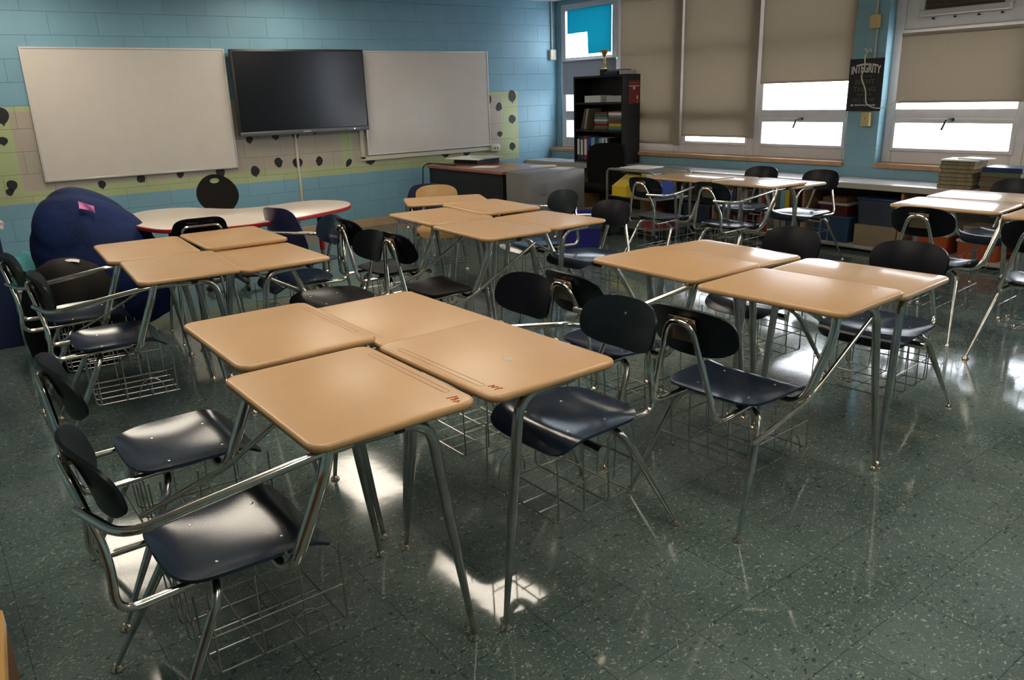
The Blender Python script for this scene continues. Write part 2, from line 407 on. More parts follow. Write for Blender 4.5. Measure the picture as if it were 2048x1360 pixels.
def window(n, ya, yb, panel_top=False):
    """window module between ya < yb in the plane x = 7.34"""
    w = D.objects.new('window_%d' % n, None); C.objects.link(w); w['kind'] = 'structure'; w.location = (7.34, (ya + yb) / 2, .755)
    h = (yb - ya) / 2; s = .09; f = MB()
    def bar(y0, y1, z0, z1, d=.03): f.box((-d, y0, z0 - .755), (.05, y1, z1 - .755), .004, 1)
    bar(-h, -h + s, .755, 2.565); bar(h - s, h, .755, 2.565)
    for z0, z1 in ((.755, .885), (1.115, 1.23), (1.862, 1.905), (2.48, 2.565)): bar(-h + s, h - s, z0, z1)
    # raised sash around the lower light
    for y0, y1, z0, z1 in ((-h + s - .02, -h + s + .015, .86, 1.15), (h - s - .015, h - s + .02, .86, 1.15), (-h + s + .015, h - s - .015, .86, .89), (-h + s + .015, h - s - .015, 1.11, 1.15)):
        bar(y0, y1, z0, z1, .042)
    if panel_top: bar(-h + s, h - s, 1.905, 2.48, .02)
    obj('window_frame', f.mesh('window_frame', 'winframe'), w)['kind'] = 'structure'
    for z0, z1 in ((.885, 1.115), (1.23, 1.862)) + (() if panel_top else ((1.905, 2.48),)):
        obj('pane', MB().box((.008, -h + s - .005, z0 - .76), (.014, h - s + .005, z1 - .75)).mesh('pane', 'pane', False), w)['kind'] = 'structure'
    if n in (2, 3, 6): return
    l = MB().box((-.05, -.03, .375), (-.03, .03, .4), .004, 1).tube(fillet([(-.05, -.01, .388), (-.085, .02, .385), (-.09, .05, .30)], .025), .010, 7)
    obj('latch', l.mesh('latch', 'bracket'), w)['kind'] = 'structure'
window(1, 7.47, 8.53); window(2, 6.43, 7.47); window(3, 5.39, 6.43); window(4, 4.262, 5.39)
window(5, 2.76, 3.952, True); window(6, 1.80, 2.76); window(7, .85, 1.80)

def shade(label, y0, y1, z0, z1, m='shade', x=7.262, roller=True):
    t = thing('roller_shade', label, 'window shade', (x, (y0 + y1) / 2, z0), 0, 'roller shades on the windows')
    h = (y1 - y0) / 2; z = z1 - z0
    obj('shade_cloth', MB().box((-.001, -h, .012), (.001, h, z)).mesh('cloth', m, False), t)
    obj('hem_bar', MB().box((-.005, -h, 0), (.005, h, .018), .003, 1).mesh('hem', m), t)
    if roller: obj('roller', MB().tube([(.004, -h, z), (.004, h, z)], .016, 12).mesh('roller', m), t)
shade('grey roller shade on the corner window behind the black bookcase', 7.43, 8.44, 1.44, 1.855, 'shade_grey')
shade('tan roller shade drawn right down to the sill just right of the bookcase', 6.385, 7.36, .85, 2.54)
shade('tan roller shade left of the half raised one, thin strip of glass under it', 5.352, 6.352, .945, 2.54)
shade('tan roller shade half raised, left of the black poster', 4.27, 5.308, 1.49, 2.54)
shade('tan roller shade under the air conditioner, right of the poster', 2.76, 3.845, 1.285, 1.86)
shade('tan roller shade at the far right edge beyond the air conditioner', 1.80, 2.71, 1.285, 2.54)
# torn teal cloth over the upper corner light
tc_ = MB().poly([(0, 8.385, 2.49), (0, 7.555, 2.49), (0, 7.555, 1.935), (0, 7.985, 1.935), (0, 8.0, 2.2), (0, 8.385, 2.2)])
bmesh.ops.solidify(tc_.bm, geom=list(tc_.bm.faces), thickness=.003)
solo('teal_curtain', tc_.xf(Matrix.Translation((7.298, 0, 0))), 'teal', 'teal cloth with a square corner cut out over the upper corner window', 'curtain', smooth=False)
# air conditioner in the window panel
ac = thing('air_conditioner', 'through-window air conditioner with a white frame and dark grille, top right', 'air conditioner', (7.31, 3.36, 2.0))
f = MB()
for a, b in (((-.05, -.37, 0), (.0, .37, .05)), ((-.05, -.37, .45), (.0, .37, .5)), ((-.05, -.37, .05), (.0, -.32, .45)), ((-.05, .32, .05), (.0, .37, .45))): f.box(a, b, .006, 1)
obj('frame', f.mesh('ac_frame', 'ac'), ac)
g = MB().box((-.02, -.32, .05), (-.004, .32, .45))
for k in range(11): g.box((-.034, -.32, .07 + k * .034), (-.02, .32, .082 + k * .034))
obj('grille', g.mesh('ac_grille', 'ac_dark', False), ac)
f = MB()
for y in (-.33, -.16, .0, .17, .3): f.lathe([(.001, 0), (.009, 0), (.009, .006), (.001, .008)], 8)  # screws
s_ = MB()
for y in (-.30, -.12, .07, .25): s_.box((-.03, y - .008, -.03), (.0, y + .008, -.014), .003, 1)
f.bm.free(); obj('screw', s_.mesh('ac_screws', 'bracket'), ac)['kind'] = 'stuff'

# ceiling lights: the lit rows, plus unseen fill panels added behind the camera
def ceil_light(x, y, label):
    t = thing('ceiling_light', label, 'ceiling light', (x, y, ZC), 0, 'recessed ceiling lights')
    f = MB()
    for a, b in (((-.32, -.63, -.02), (-.29, .63, 0)), ((.29, -.63, -.02), (.32, .63, 0)), ((-.29, -.63, -.02), (.29, -.6, 0)), ((-.29, .6, -.02), (.29, .63, 0))): f.box(a, b)
    obj('frame', f.mesh('fixture_frame', 'fixture', False), t)
    obj('diffuser', MB().box((-.29, -.6, -.012), (.29, .6, -.004)).mesh('diffuser', 'diffuser', False), t)
for x, y, l in ((1.0, 7.5, 'lit ceiling panel in front of the left whiteboard'), (3.4, 7.5, 'lit ceiling panel in front of the wall screen'), (3.4, 5.0, 'lit ceiling panel over the middle of the room'),
                (1.0, 5.0, 'lit ceiling panel over the kidney table side of the room'), (3.4, 2.5, 'lit ceiling panel over the near right desks'), (1.0, 2.5, 'lit ceiling panel over the nearest desks'),
                (3.4, .2, 'unseen fill panel added on the ceiling at the right behind the camera'), (1.0, .2, 'unseen fill panel added on the ceiling just behind the camera'), (5.8, .2, 'unseen fill panel added on the ceiling near the windows behind the camera')): ceil_light(x, y, l)

# ------------------------------------------------------------------ combo desks
def desk_meshes():
    P = {}
    W_, D_, ZT = .63, .46, .735
    def top(m):
        mb = MB(); slab(mb, lambda i: rrect(W_, D_, .045, i), ZT - .022, ZT, .0105); return mb.mesh('desktop', m)
    P['desktop'] = top('desk'); P['desktop_worn'] = top('desk_b')
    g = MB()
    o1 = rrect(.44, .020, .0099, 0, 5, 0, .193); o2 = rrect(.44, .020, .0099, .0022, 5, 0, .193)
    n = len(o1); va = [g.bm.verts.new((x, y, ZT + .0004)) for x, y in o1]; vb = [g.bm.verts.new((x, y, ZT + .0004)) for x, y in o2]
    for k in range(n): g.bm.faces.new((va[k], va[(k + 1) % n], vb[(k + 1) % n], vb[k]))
    P['groove'] = g.mesh('groove', 'groove_shade', False)  # flat dark ring, paints the shade of a recess that isn't modelled
    fr = MB()
    for s in (-1, 1): fr.box((s * .25 - .014, -.17, .705), (s * .25 + .014, .12, .7135), .002, 1)
    fr.box((-.25, -.02, .706), (.25, .02, .7135)); fr.box((.235, .0, .688), (.275, .03, .714), .003, 1)
    P['under_frame'] = fr.mesh('under_frame', 'bracket')
    # front legs: run along the side rail, bend, taper to the foot
    for s, k in ((-1, 'fl'), (1, 'fr')):
        p = fillet([(s * .25, -.10, .696), (s * .262, .105, .696), (s * .280, .195, .012)], .075, 8); L = len(p)
        rad = [.0155] * L
        q = p[-2]; fine = [q.lerp(p[-1], t) for t in (.2, .4, .6, .8, .93, 1.)]
        p = p[:-1] + fine; rad = [.0155] * (L - 1) + [.0155, .0148, .0125, .0098, .0082, .0078]
        P[k] = MB().tube(p, rad, 14).mesh('front_leg', 'chrome_dark')
    # rear legs: half of an inverted U under the seat
    for s, k in ((-1, 'rl'), (1, 'rr')):
        p = fillet([(0, -.43, .398), (s * .175, -.435, .396), (s * .243, -.64, .012)], .07, 8); L = len(p)
        fine = [p[-2].lerp(p[-1], t) for t in (.25, .5, .75, .93, 1.)]
        P[k] = MB().tube(p[:-1] + fine, [.0135] * (L - 1) + [.013, .0112, .0088, .0072, .0068], 14).mesh('rear_leg', 'chrome_dark')
    gl = lambda x, y: MB().lathe([(.006, .020), (.009, .015), (.0175, .006), (.018, .001), (.016, 0), (.001, 0)][::-1], 16, (x, y, 0)).mesh('glide', 'glide')
    P['glides'] = [gl(-.280, .195), gl(.280, .195), gl(-.243, -.64), gl(.243, -.64)]
    # support post from under the seat up to the desktop's right side
    p = fillet([(-.235, -.285, .393), (.245, -.290, .398), (.290, -.205, .640), (.283, -.180, .7125)], [.075, .05], 8)
    P['post'] = MB().tube(p, .0165, 14).mesh('support_post', 'chrome')
    # seat slides for the back: loops
    def loop(mid):
        h = [(.125, -.24, .413), (.140, -.628, .403)] + ([(.132, -.618, .535)] if mid else []) + [(.048, -.660, .738)]
        rs = [.055] + ([.06] if mid else []) + [.045]
        full = h + [(-x, y, z) for x, y, z in h[::-1]]
        return MB().tube(fillet(full, rs + rs[::-1], 7), .0105, 12).mesh('back_frame', 'chrome')
    P['loop_bent'] = loop(True); P['loop_straight'] = loop(False)
    P['rail'] = MB().tube(fillet([(.272, -.09, .701), (.284, -.215, .701), (.262, -.600, .645), (.078, -.655, .648)], [.03, .065], 7), .0110, 12).mesh('arm_rail', 'chrome')
    P['brace'] = MB().tube([(.218, -.545, .235 + .09), (.265, -.30, .420), (.276, .12, .665)], .0085, 10).mesh('brace', 'chrome')
    P['brace_thin'] = MB().tube([(.218, -.545, .325), (.270, -.30, .45), (.276, .12, .672)], .0060, 10).mesh('brace', 'chrome')
    # contoured seat
    def seat_top(u, v):
        x, y = squircle(u, v, 6.5 if v > 0 else 4.2)
        w = .206 + .006 * y
        X = x * w; Y = -.340 + y * .196
        z = .436 - .016 * (1 - x * x) * max(0, 1 - ((y + .15) / .8) ** 2)
        z += .010 * abs(x) ** 4
        if y > .5: z -= .046 * ((y - .5) / .5) ** 2
        if y < -.7: z += .012 * ((-y - .7) / .3) ** 2
        return X, Y, z
    def seat(m): return MB().sheet(22, 22, seat_top, .008).mesh('seat', m, True, 60)
    P['seat'] = seat('seat'); P['seat_bk'] = seat('seat_bk'); P['seat_tan'] = seat('seat_tan')
    def back_top(u, v):
        x, y = squircle(u, v, 2.9)
        X = x * .176; Z = .700 + y * .087
        Y = -.618 + .042 * x * x - .026 * y - .006 * y * y
        return X, Y, Z
    def back(m): return MB().sheet(20, 14, back_top, -.009).mesh('backrest', m, True, 60)
    P['back'] = back('seat_dk'); P['back_bk'] = back('seat_bk'); P['back_tan'] = back('seat_tan'); P['back_navy'] = back('seat')
    bp = MB().box((-.055, -.001, -.045), (.055, .001, .045), .0008, 1).xf(Matrix.Translation((0, -.641, .708)) @ Matrix.Rotation(R(14), 4, 'X'))
    bp.box((-.03, -.660, .733), (.03, -.636, .748), .003, 1)
    P['plate'] = bp.mesh('back_plate', 'plate')
    sp = MB()
    for s in (-1, 1): sp.box((s * .125 - .012, -.50, .412), (s * .125 + .012, -.25, .424), .002, 1)
    sp.box((-.13, -.45, .405), (.13, -.40, .417), .002, 1)
    P['seat_plate'] = sp.mesh('seat_plate', 'bracket')
    riv = lambda p, ax: MB().lathe([(.001, 0), (.0055, 0), (.0045, .0018), (.001, .0026)], 10).xf(Matrix.Translation(p) @ ax).mesh('rivet', 'rivet')
    fwd = Matrix.Rotation(R(-90 + 15), 4, 'X'); I4 = Matrix.Identity(4)
    P['back_rivets'] = [riv((x, y, z), fwd) for x, y, z in ((0, -.6298, .733), (-.042, -.6094, .666), (.042, -.6094, .666))]
    P['seat_rivets'] = [riv((x, y, seat_top(x / .206, (y + .340) / .196)[2] - .0002), I4) for x, y in ((-.11, -.42), (.11, -.42), (-.11, -.255), (.11, -.255))]
    # wire book basket
    b = MB(); r = .0026; zb = .165
    for x in (-.17, -.085, 0, .085, .17):
        b.tube(fillet([(x, -.50, .395), (x, -.49, zb), (x, -.13, zb)], .02, 4), r, 6)
    for y in (-.47, -.36, -.25, -.14):
        b.tube(fillet([(-.185, y, .40), (-.19, y, zb + .004), (.19, y, zb + .004), (.185, y, .40)], .02, 4), r, 6)
    b.tube([(-.188, -.49, .28), (.188, -.49, .28)], r, 6)
    for s in (-1, 1):
        b.tube([(s * .188, -.49, .28), (s * .188, -.14, .28)], r, 6)
    b.tube([(.192, -.25 + .06 * math.cos(a), zb + .09 * math.sin(a)) for a in [PI * k / 10 for k in range(11)]], r, 6)
    b.tube([(-.231, -.585, .245 - .125), (.231, -.585, .120)], .0035, 6) if False else None
    P['basket'] = b.mesh('book_basket', 'wire')
    P['rod'] = MB().tube([(-.200, -.52, .235), (.200, -.52, .235)], .0035, 7).mesh('basket_rod', 'wire')
    return P
DP = desk_meshes()

def combo(label, x, y, ang, sgn, rail=True, brace=False, thin=False, dz=0., group='', back='back', seat='seat', top='desktop', detail=True, bent=None, off=(0, 0)):
    """sgn +1: the sitter faces +X; -1: faces -X; None: ang is the whole rotation"""
    rz = R(ang) + (0 if sgn is None else (-PI / 2 if sgn > 0 else PI / 2))
    t = thing('combo_desk', label, 'school desk', (x, y, 0), rz, group)
    t.scale = (1, 1, (.735 + dz) / .735)
    d = obj('desktop', DP[top], t); obj('pencil_groove', DP['groove'], d)
    obj('under_frame', DP['under_frame'], t)
    for k, nm, gi in (('fl', 'front_leg', 0), ('fr', 'front_leg', 1), ('rl', 'rear_leg', 2), ('rr', 'rear_leg', 3)):
        l = obj(nm, DP[k], t); obj('glide', DP['glides'][gi], l)
    obj('support_post', DP['post'], t)
    bent = rail if bent is None else bent
    obj('back_frame', DP['loop_bent' if bent else 'loop_straight'], t)
    if rail: obj('arm_rail', DP['rail'], t)
    if brace: obj('brace', DP['brace_thin' if thin else 'brace'], t)
    s = obj('seat', DP[seat], t); b = obj('backrest', DP[back], t)
    obj('back_plate', DP['plate'], t); obj('seat_plate', DP['seat_plate'], t)
    if detail:
        for r in (DP['back_rivets'] if back != 'back_bk' else []): obj('rivet', r, b)
        for r in DP['seat_rivets']: obj('rivet', r, s)
    obj('book_basket', DP['basket'], t)
    if brace and not thin: obj('basket_rod', DP['rod'], t)
    for ch in t.children:
        k = ch.name.split('.')[0]
        if k in ('backrest', 'back_plate', 'back_frame', 'arm_rail'): ch.location = (off[0], off[1], 0)
        elif k not in ('desktop', 'under_frame', 'front_leg'): ch.location = (off[0], max(off[1], 0), 0)
    return t

g1, g2, g3, g4, g5, g6 = ('four desks pushed together nearest the camera', 'four desks pushed together beside the blue bean bag', 'five desks pushed together in front of the teacher desk',
                          'four desks pushed together at right of the nearest ones', 'four desks pushed together in front of the window counter', 'desks pushed together at the right edge')
A = combo('combo desk closest to the camera, near left, navy seat and chrome arm rail', .826, 1.883, .2, 1, True, False, group=g1, off=(0, -0.026))
Cc = combo('combo desk just behind the closest one, navy seat at left, no arm rail', .888, 2.535, -.5, 1, False, True, dz=.008, group=g1, off=(0, -0.045))
B = combo('combo desk with a grey chip in its tan top, navy seat at right', 1.306, 1.864, 1.0, -1, True, False, group=g1, off=(0.025, 0.025))
combo('combo desk at the back right of the nearest four, with a black back', 1.340, 2.505, .6, -1, False, True, dz=-.020, group=g1, back='back_bk')
combo('back left combo desk of the bean bag four, arm rail before a black pouf', .968, 4.663, -3.8, 1, True, True, True, group=g2, off=(0, -0.02))
combo('front left combo desk of the bean bag four, with an arm rail', .968, 4.015, -4.5, 1, True, False, group=g2, off=(0, 0.02))
combo('back right combo desk of the bean bag four, arm rail and blue-black back', 1.452, 4.676, -1.5, -1, True, False, group=g2, back='back_navy', off=(-0.03, 0))
combo('front right combo desk of the bean bag four, shiny black seat', 1.430, 4.070, -.4, -1, False, True, dz=-.025, group=g2, back='back_bk', seat='seat_bk')
combo('frontmost combo desk of the five by the teacher desk, black seat at left', 2.668, 3.770, -2.9, 1, False, True, group=g3, back='back_bk', seat='seat_bk', detail=False)
combo('left combo desk of the five by the teacher desk, black chair with brace', 2.732, 4.430, -2.4, 1, False, True, group=g3, back='back_bk', seat='seat_bk', detail=False, off=(-0.04, -0.02))
combo('right combo desk of the five, shiny navy seat by the blue bin', 3.215, 3.900, 1.0, -1, False, True, dz=-.025, group=g3, back='back_bk', detail=False, off=(0.013, 0.013))
combo('combo desk with arm rail and dark green back in front of the grey cabinet', 3.225, 4.550, -4.5, -1, True, False, group=g3, detail=False, off=(-0.03, -0.02))
combo('turned combo desk behind the other four, with tan plastic seat and back', 3.33, 5.30, 155, None, False, False, dz=-.03, group=g3, back='back_tan', seat='seat_tan', detail=False, bent=True)
combo('left combo desk of the right-hand four, with an arm rail and blue seat', 2.682, 2.368, -1.2, 1, True, False, group=g4)
combo('back combo desk of the right-hand four, top tucked under its neighbour', 3.067, 2.420, -3.8, -1, False, True, dz=-.025, group=g4, back='back_bk', top='desktop_worn', off=(0.02, 0.025))
combo('nearest combo desk of the right-hand four, chair seen from behind, long brace', 2.629, 1.700, 2.8, 1, False, True, group=g4, off=(-0.02, -0.02))
combo('right end combo desk of the right-hand four, pale with window glare', 3.065, 1.735, 4.0, -1, False, True, dz=-.025, group=g4, back='back_bk', top='desktop_worn', off=(0.01, 0.012))
combo('arm-railed combo desk by the metal cart, dark green chair back', 5.481, 4.676, 1.9, 1, True, False, group=g5, detail=False, top='desktop_worn')
combo('arm-railed combo desk next right of the one by the metal cart', 5.501, 3.985, -2.5, 1, True, False, group=g5, detail=False, off=(0.02, 0.02), top='desktop_worn')
combo('combo desk nearest the window counter, right-hand black chair back beside it', 5.745, 3.965, -1.5, -1, False, False, dz=-.025, group=g5, back='back_bk', detail=False, top='desktop_worn')
combo('combo desk nearest the window counter, left-hand black chair back beside it', 5.73, 4.61, 1., -1, False, False, dz=-.025, group=g5, back='back_bk', detail=False, top='desktop_worn', off=(-.07, 0))
combo('far right combo desk with white window glare, wide black back in front', 5.176, 2.290, 4.5, 1, False, False, group=g6, back='back_bk', detail=False, off=(0.03, 0.04), top='desktop_worn')
combo('far right combo desk behind the white-glare one, below the book stacks', 5.655, 2.300, 4.5, -1, False, False, group=g6, back='back_bk', detail=False, top='desktop_worn')
combo('combo desk cut by the right edge of the photo, beside the white-glare one', 5.100, 1.600, 3.5, 1, False, False, group=g6, back='back_bk', detail=False)

# marks on the nearest desktops
def scribble(parent, pts, z=.7358):
    mb = MB()
    for p in pts: mb.tube([(x, y, z) for x, y in p], .0011, 5)
    obj('red_scribble', mb.mesh('red_scribble', 'red_ink'), parent, label='small red handwritten mark')
scribble(A, [[(.255, .165), (.262, .195)], [(.268, .18), (.275, .19), (.278, .178), (.270, .168)], [(.286, .165), (.292, .182), (.298, .17)]])
scribble(B, [[(-.27, .165), (-.262, .178), (-.268, .19)], [(-.255, .168), (-.247, .185), (-.24, .17), (-.233, .188)]])
cp = MB(); o = [(.021 * (1 + .3 * math.sin(k * 2.3)) * math.cos(k * PI / 8), .010 * (1 + .35 * math.cos(k * 1.7)) * math.sin(k * PI / 8)) for k in range(16)]
cp.poly([(-.085 + x, .01 + y, .7356) for x, y in o]); obj('chip', cp.mesh('chip', 'chip', False), B, label='grey chipped patch')

# ------------------------------------------------------------------ back wall things
def whiteboard(label, x0, x1, z0, z1, tray, rot=0.):
    t = thing('whiteboard', label, 'whiteboard', ((x0 + x1) / 2, YB - .001, (z0 + z1) / 2), 0, 'whiteboards on the back wall')
    t.rotation_euler.y = rot
    w, h = (x1 - x0) / 2, (z1 - z0) / 2
    obj('panel', MB().box((-w + .012, -.022, -h + .012), (w - .012, -.004, h - .012)).mesh('panel', 'board', False), t)
    f = MB()
    for a, b in (((-w, -.028, -h), (-w + .018, 0, h)), ((w - .018, -.028, -h), (w, 0, h)), ((-w + .018, -.028, h - .018), (w - .018, 0, h)), ((-w + .018, -.028, -h), (w - .018, 0, -h + .018))): f.box(a, b, .003, 1)
    obj('frame', f.mesh('frame', 'alu'), t)
    return t
whiteboard('large whiteboard at left of the wall screen', 1.02, 2.845, .822, 2.018, True, R(.25))
whiteboard('large whiteboard at right of the wall screen', 4.375, 6.155, .838, 1.998, False)
tv = thing('wall_screen', 'big black flat screen between the two whiteboards', 'screen', (3.62, YB - .09, 1.573))
w, h = .748, .432
obj('casing', MB().box((-w, -.03, -h), (w, .03, h), .006, 2).mesh('casing', 'bezel'), tv)
obj('display', MB().box((-w + .022, -.034, -h + .045), (w - .022, -.029, h - .022)).mesh('display', 'screen', False), tv)
lp = obj('lower_bezel', MB().box((-w, -.040, -h - .006), (w, -.028, -h + .040), .004, 2).mesh('lower_bezel', 'bezel_lip'), tv, label='grey lower bezel')
lg = MB()
for k in range(7): lg.box((-.055 + k * .013, -.0412, -h + .012), (-.046 + k * .013, -.0395, -h + .022))
obj('maker_mark', lg.mesh('maker_mark', 'ink_white', False), lp, label='tiny pale lettering')
obj('power_light', MB().lathe([(.001, 0), (.008, 0), (.006, .003), (.001, .004)], 12).xf(Matrix.Translation((.56, -.040, -h + .017)) @ Matrix.Rotation(R(90), 4, 'X')).mesh('power_light', 'led'), lp, label='purple power light')
obj('wall_mount', MB().box((-.3, .03, -.2), (.3, .088, .2), .01, 1).mesh('wall_mount', 'bezel'), tv)
solo('cable_conduit', MB().box((-.014, -.022, 0), (.014, 0, .78), .004, 2), 'cream', 'cream conduit running down the wall below the black screen', 'conduit', 'wall conduits', (3.51, YB + .001, .37))
rw = thing('cable_raceway', 'cream raceway round the left and bottom of the right whiteboard', 'conduit', (4.29, YB, .80), 0, 'wall conduits')
obj('raceway', MB().box((0, -.022, .0), (.05, 0, .36), .004, 1).box((.0, -.022, -.02), (1.86, 0, .028), .004, 1).mesh('raceway', 'cream'), rw)
ob = obj('outlet_box', MB().box((1.86, -.05, -.035), (2.0, 0, .055), .008, 2).mesh('outlet_box', 'cream'), rw)
s_ = MB()
for x in (1.91, 1.95): s_.box((x - .008, -.052, -.005), (x + .008, -.049, .02), .002, 1)
obj('socket', s_.mesh('socket', 'bezel'), ob)
cd = thing('conduit_with_box', 'cream pipe down from the ceiling to a box beside the corner window', 'conduit', (7.222, YB, 1.89), 0, 'wall conduits')
obj('pipe', MB().tube([(0, -.014, .11), (0, -.014, ZC - 1.89)], .011, 10).mesh('pipe', 'cream'), cd)
obj('box', MB().box((-.05, -.05, 0), (.05, 0, .13), .006, 2).mesh('box', 'cream'), cd)

BALLOON = [(.79, 1.44, .057, .073, 0, 'at the left edge of the photo, upper'), (.76, 1.22, .038, .036, 0, 'at the left edge of the photo, lower'),
  (.755, .825, .043, .047, 0, 'double shape above the paper shelves, upper blob'), (.725, .765, .031, .031, 0, 'double shape above the paper shelves, lower blob'),
  (1.50, .765, .035, .037, 0, 'below the left whiteboard, behind the bean bag'), (1.86, .79, .041, .039, 40, 'below the left whiteboard, second from the left'),
  (2.24, .80, .035, .035, 0, 'below the left whiteboard, third from the left'), (2.65, .79, .047, .052, 0, 'just above the hole of the black task chair'),
  (3.02, .77, .049, .053, 0, 'low, right of the black task chair'), (3.00, 1.11, .038, .046, 0, 'under the left end of the wall screen'),
  (3.29, 1.12, .039, .036, 0, 'under the wall screen, second from the left'), (3.52, 1.12, .040, .042, 0, 'under the wall screen, behind the conduit top'),
  (3.29, .84, .054, .043, 100, 'left of the conduit below the screen'), (3.51, .82, .058, .054, 0, 'crossed by the conduit below the screen'),
  (3.77, .82, .054, .038, -100, 'right of the conduit below the screen'), (3.75, 1.14, .029, .022, 0, 'tucked under the right half of the screen'),
  (4.13, .775, .030, .050, -40, 'thin slanted one left of the right whiteboard'), (4.41, .775, .055, .042, 0, 'half hidden under the right whiteboard\'s left corner'),
  (5.46, .79, .062, .045, 0, 'under the right whiteboard, left of two above the papers'), (5.78, .78, .054, .040, 0, 'under the right whiteboard, right of two above the papers'),
  (6.54, 1.45, .062, .072, 0, 'top one at the right end of the green band'), (6.32, 1.32, .056, .045, 60, 'beside the top corner of the right whiteboard'),
  (6.53, 1.16, .059, .051, 0, 'second down at the right end of the green band'), (6.32, .98, .041, .034, 0, 'small one beside the right whiteboard, lower'),
  (6.52, .81, .050, .047, 0, 'lowest at the right end of the green band'), (6.175, 1.42, .03, .049, 0, 'peeping out at the upper right edge of the right whiteboard')]
for x, z, a, b, rot, where in BALLOON:
    mb = MB(); pts = []
    n = 22
    for k in range(n):
        t = -PI / 2 + 2 * PI * k / n
        rr = 1 + .05 * math.sin(3 * t + x * 9)
        pts.append((a * rr * math.cos(t), b * rr * math.sin(t)))
    pts[0] = (.004, -b * 1.32); pts[1] = (a * .22, -b * 1.02); pts[-1] = (-a * .18, -b * 1.02)
    c, s = math.cos(R(rot)), math.sin(R(rot))
    mb.loft([[(px * c - pz * s, y, px * s + pz * c) for px, pz in pts] for y in (0, -.002)])
    solo('balloon_decal', mb, 'decal', 'black balloon decal ' + where, 'wall decal', 'black balloon decals on the back wall', (x, YB + .0004, z), smooth=False)

# ------------------------------------------------------------------ kidney table, chairs around it, bean bag
def catmull(P, n=8):
    out = []; L = len(P)
    for i in range(L):
        p0, p1, p2, p3 = [Vector(P[(i + j) % L]) for j in (-1, 0, 1, 2)]
        for k in range(n):
            t = k / n
            out.append(.5 * ((2 * p1) + (p2 - p0) * t + (2 * p0 - 5 * p1 + 4 * p2 - p3) * t * t + (3 * p1 - p0 - 3 * p2 + p3) * t ** 3))
    return out
KP = [(1.16, 5.66), (1.27, 5.36), (1.60, 5.17), (1.95, 5.18), (2.28, 5.28), (2.57, 5.45), (2.69, 5.72), (2.60, 5.96), (2.42, 6.03), (2.17, 5.985), (1.93, 6.02), (1.80, 6.20), (1.66, 6.43), (1.43, 6.50), (1.24, 6.33), (1.15, 6.0)]
kc = Vector((1.9, 5.72)); KO = [p - kc for p in catmull([Vector(p) for p in KP], 6)]
def offs(P, d):
    out = []; n = len(P)
    for i in range(n):
        t = (P[(i + 1) % n] - P[i - 1]).normalized(); out.append((P[i].x - t.y * d, P[i].y + t.x * d))
    return out
kt = thing('kidney_table', 'kidney-shaped table with an off-white top and red edge', 'table', (kc.x, kc.y, 0))
obj('tabletop', MB().loft([[(x, y, z) for x, y in offs(KO, i)] for i, z in ((.006, .694), (.003, .7195), (.006, .7215))]).mesh('tabletop', 'kidney'), kt)
e = MB(); A_ = offs(KO, -.0); 
L = [[(x, y, z) for x, y in offs(KO, i)] for i, z in ((.004, .692), (-.002, .697), (-.002, .714), (.004, .719))]
e.loft(L, cap=False); bmesh.ops.solidify(e.bm, geom=list(e.bm.faces), thickness=.002)
obj('edge_band', e.mesh('edge_band', 'red_edge'), kt, label='red edge band')
for x, y in ((-.48, -.28), (.50, -.12), (.42, .12), (-.42, .48)):
    lg = obj('leg', MB().tube([(x, y, .40), (x, y, .693)], .020, 12).mesh('leg', 'red_edge'), kt)
    obj('leg_insert', MB().tube([(x, y, .0), (x, y, .41)], .015, 12).mesh('leg_insert', 'chrome_dark'), lg)

def school_chair(label, loc, rz, seatm, shell=False, backm=None):
    """local +Y is the sitter's front"""
    t = thing('school_chair', label, 'chair', loc, rz, None); backm = backm or seatm
    def seat_top(u, v):
        x, y = squircle(u, v, 5); return x * .2, .0 + y * .2, .445 - .014 * (1 - x * x) - (.025 * max(0, y - .6) ** 2 / .16) + .01 * max(0, -y - .7)
    def back_top(u, v):
        x, y = squircle(u, v, 4.5)
        k = .93 - .1 * y if not shell else .92 - .12 * max(0, y)
        hh, zc = (.105, .70) if not shell else (.175, .645)
        return x * .185 * k, -.222 - .05 * y * (hh / .1) * .6 + .035 * x * x, zc + y * hh
    if shell:
        obj('seat', MB().sheet(16, 16, seat_top, .007).mesh('seat', seatm, True, 60), t)
        obj('backrest', MB().sheet(16, 18, back_top, -.007).mesh('backrest', backm, True, 60), t)
        obj('back_support', MB().box((-.07, -.205, .435), (.07, -.185, .50), .006, 2).mesh('back_support', seatm), t)
    else:
        obj('seat', MB().sheet(16, 16, seat_top, .007).mesh('seat', seatm, True, 60), t)
        obj('backrest', MB().sheet(16, 14, back_top, -.007).mesh('backrest', backm, True, 60), t)
    lp = [(-.11, -.19, .425), (-.125, -.235, .52), (-.115, -.262, .755), (.115, -.262, .755), (.125, -.235, .52), (.11, -.19, .425)]
    if not shell: obj('back_frame', MB().tube(fillet(lp, [.04, .04, .04, .04]), .010, 10).mesh('back_frame', 'chrome'), t)
    for sx in (-1, 1):
        for y0, y1 in ((.15, .20), (-.15, -.22)):
            l = obj('leg', MB().tube(fillet([(0, y0, .422), (sx * .16, y0, .42), (sx * .20, y1, .008)], .05), [.011] * 8 + [.009], 10).mesh('leg', 'chrome'), t)
            obj('glide', MB().lathe([(.001, 0), (.012, 0), (.013, .006), (.006, .012), (.001, .012)], 12, (sx * .20, y1, 0)).mesh('glide', 'glide'), l)
    obj('seat_frame', MB().box((-.12, -.17, .415), (.12, .16, .424), .002, 1).mesh('seat_frame', 'bracket'), t)
    return t
school_chair('black school chair with a chrome back frame, pushed against the kidney table', (1.42, 5.36, 0), R(-4), 'seat_bk')
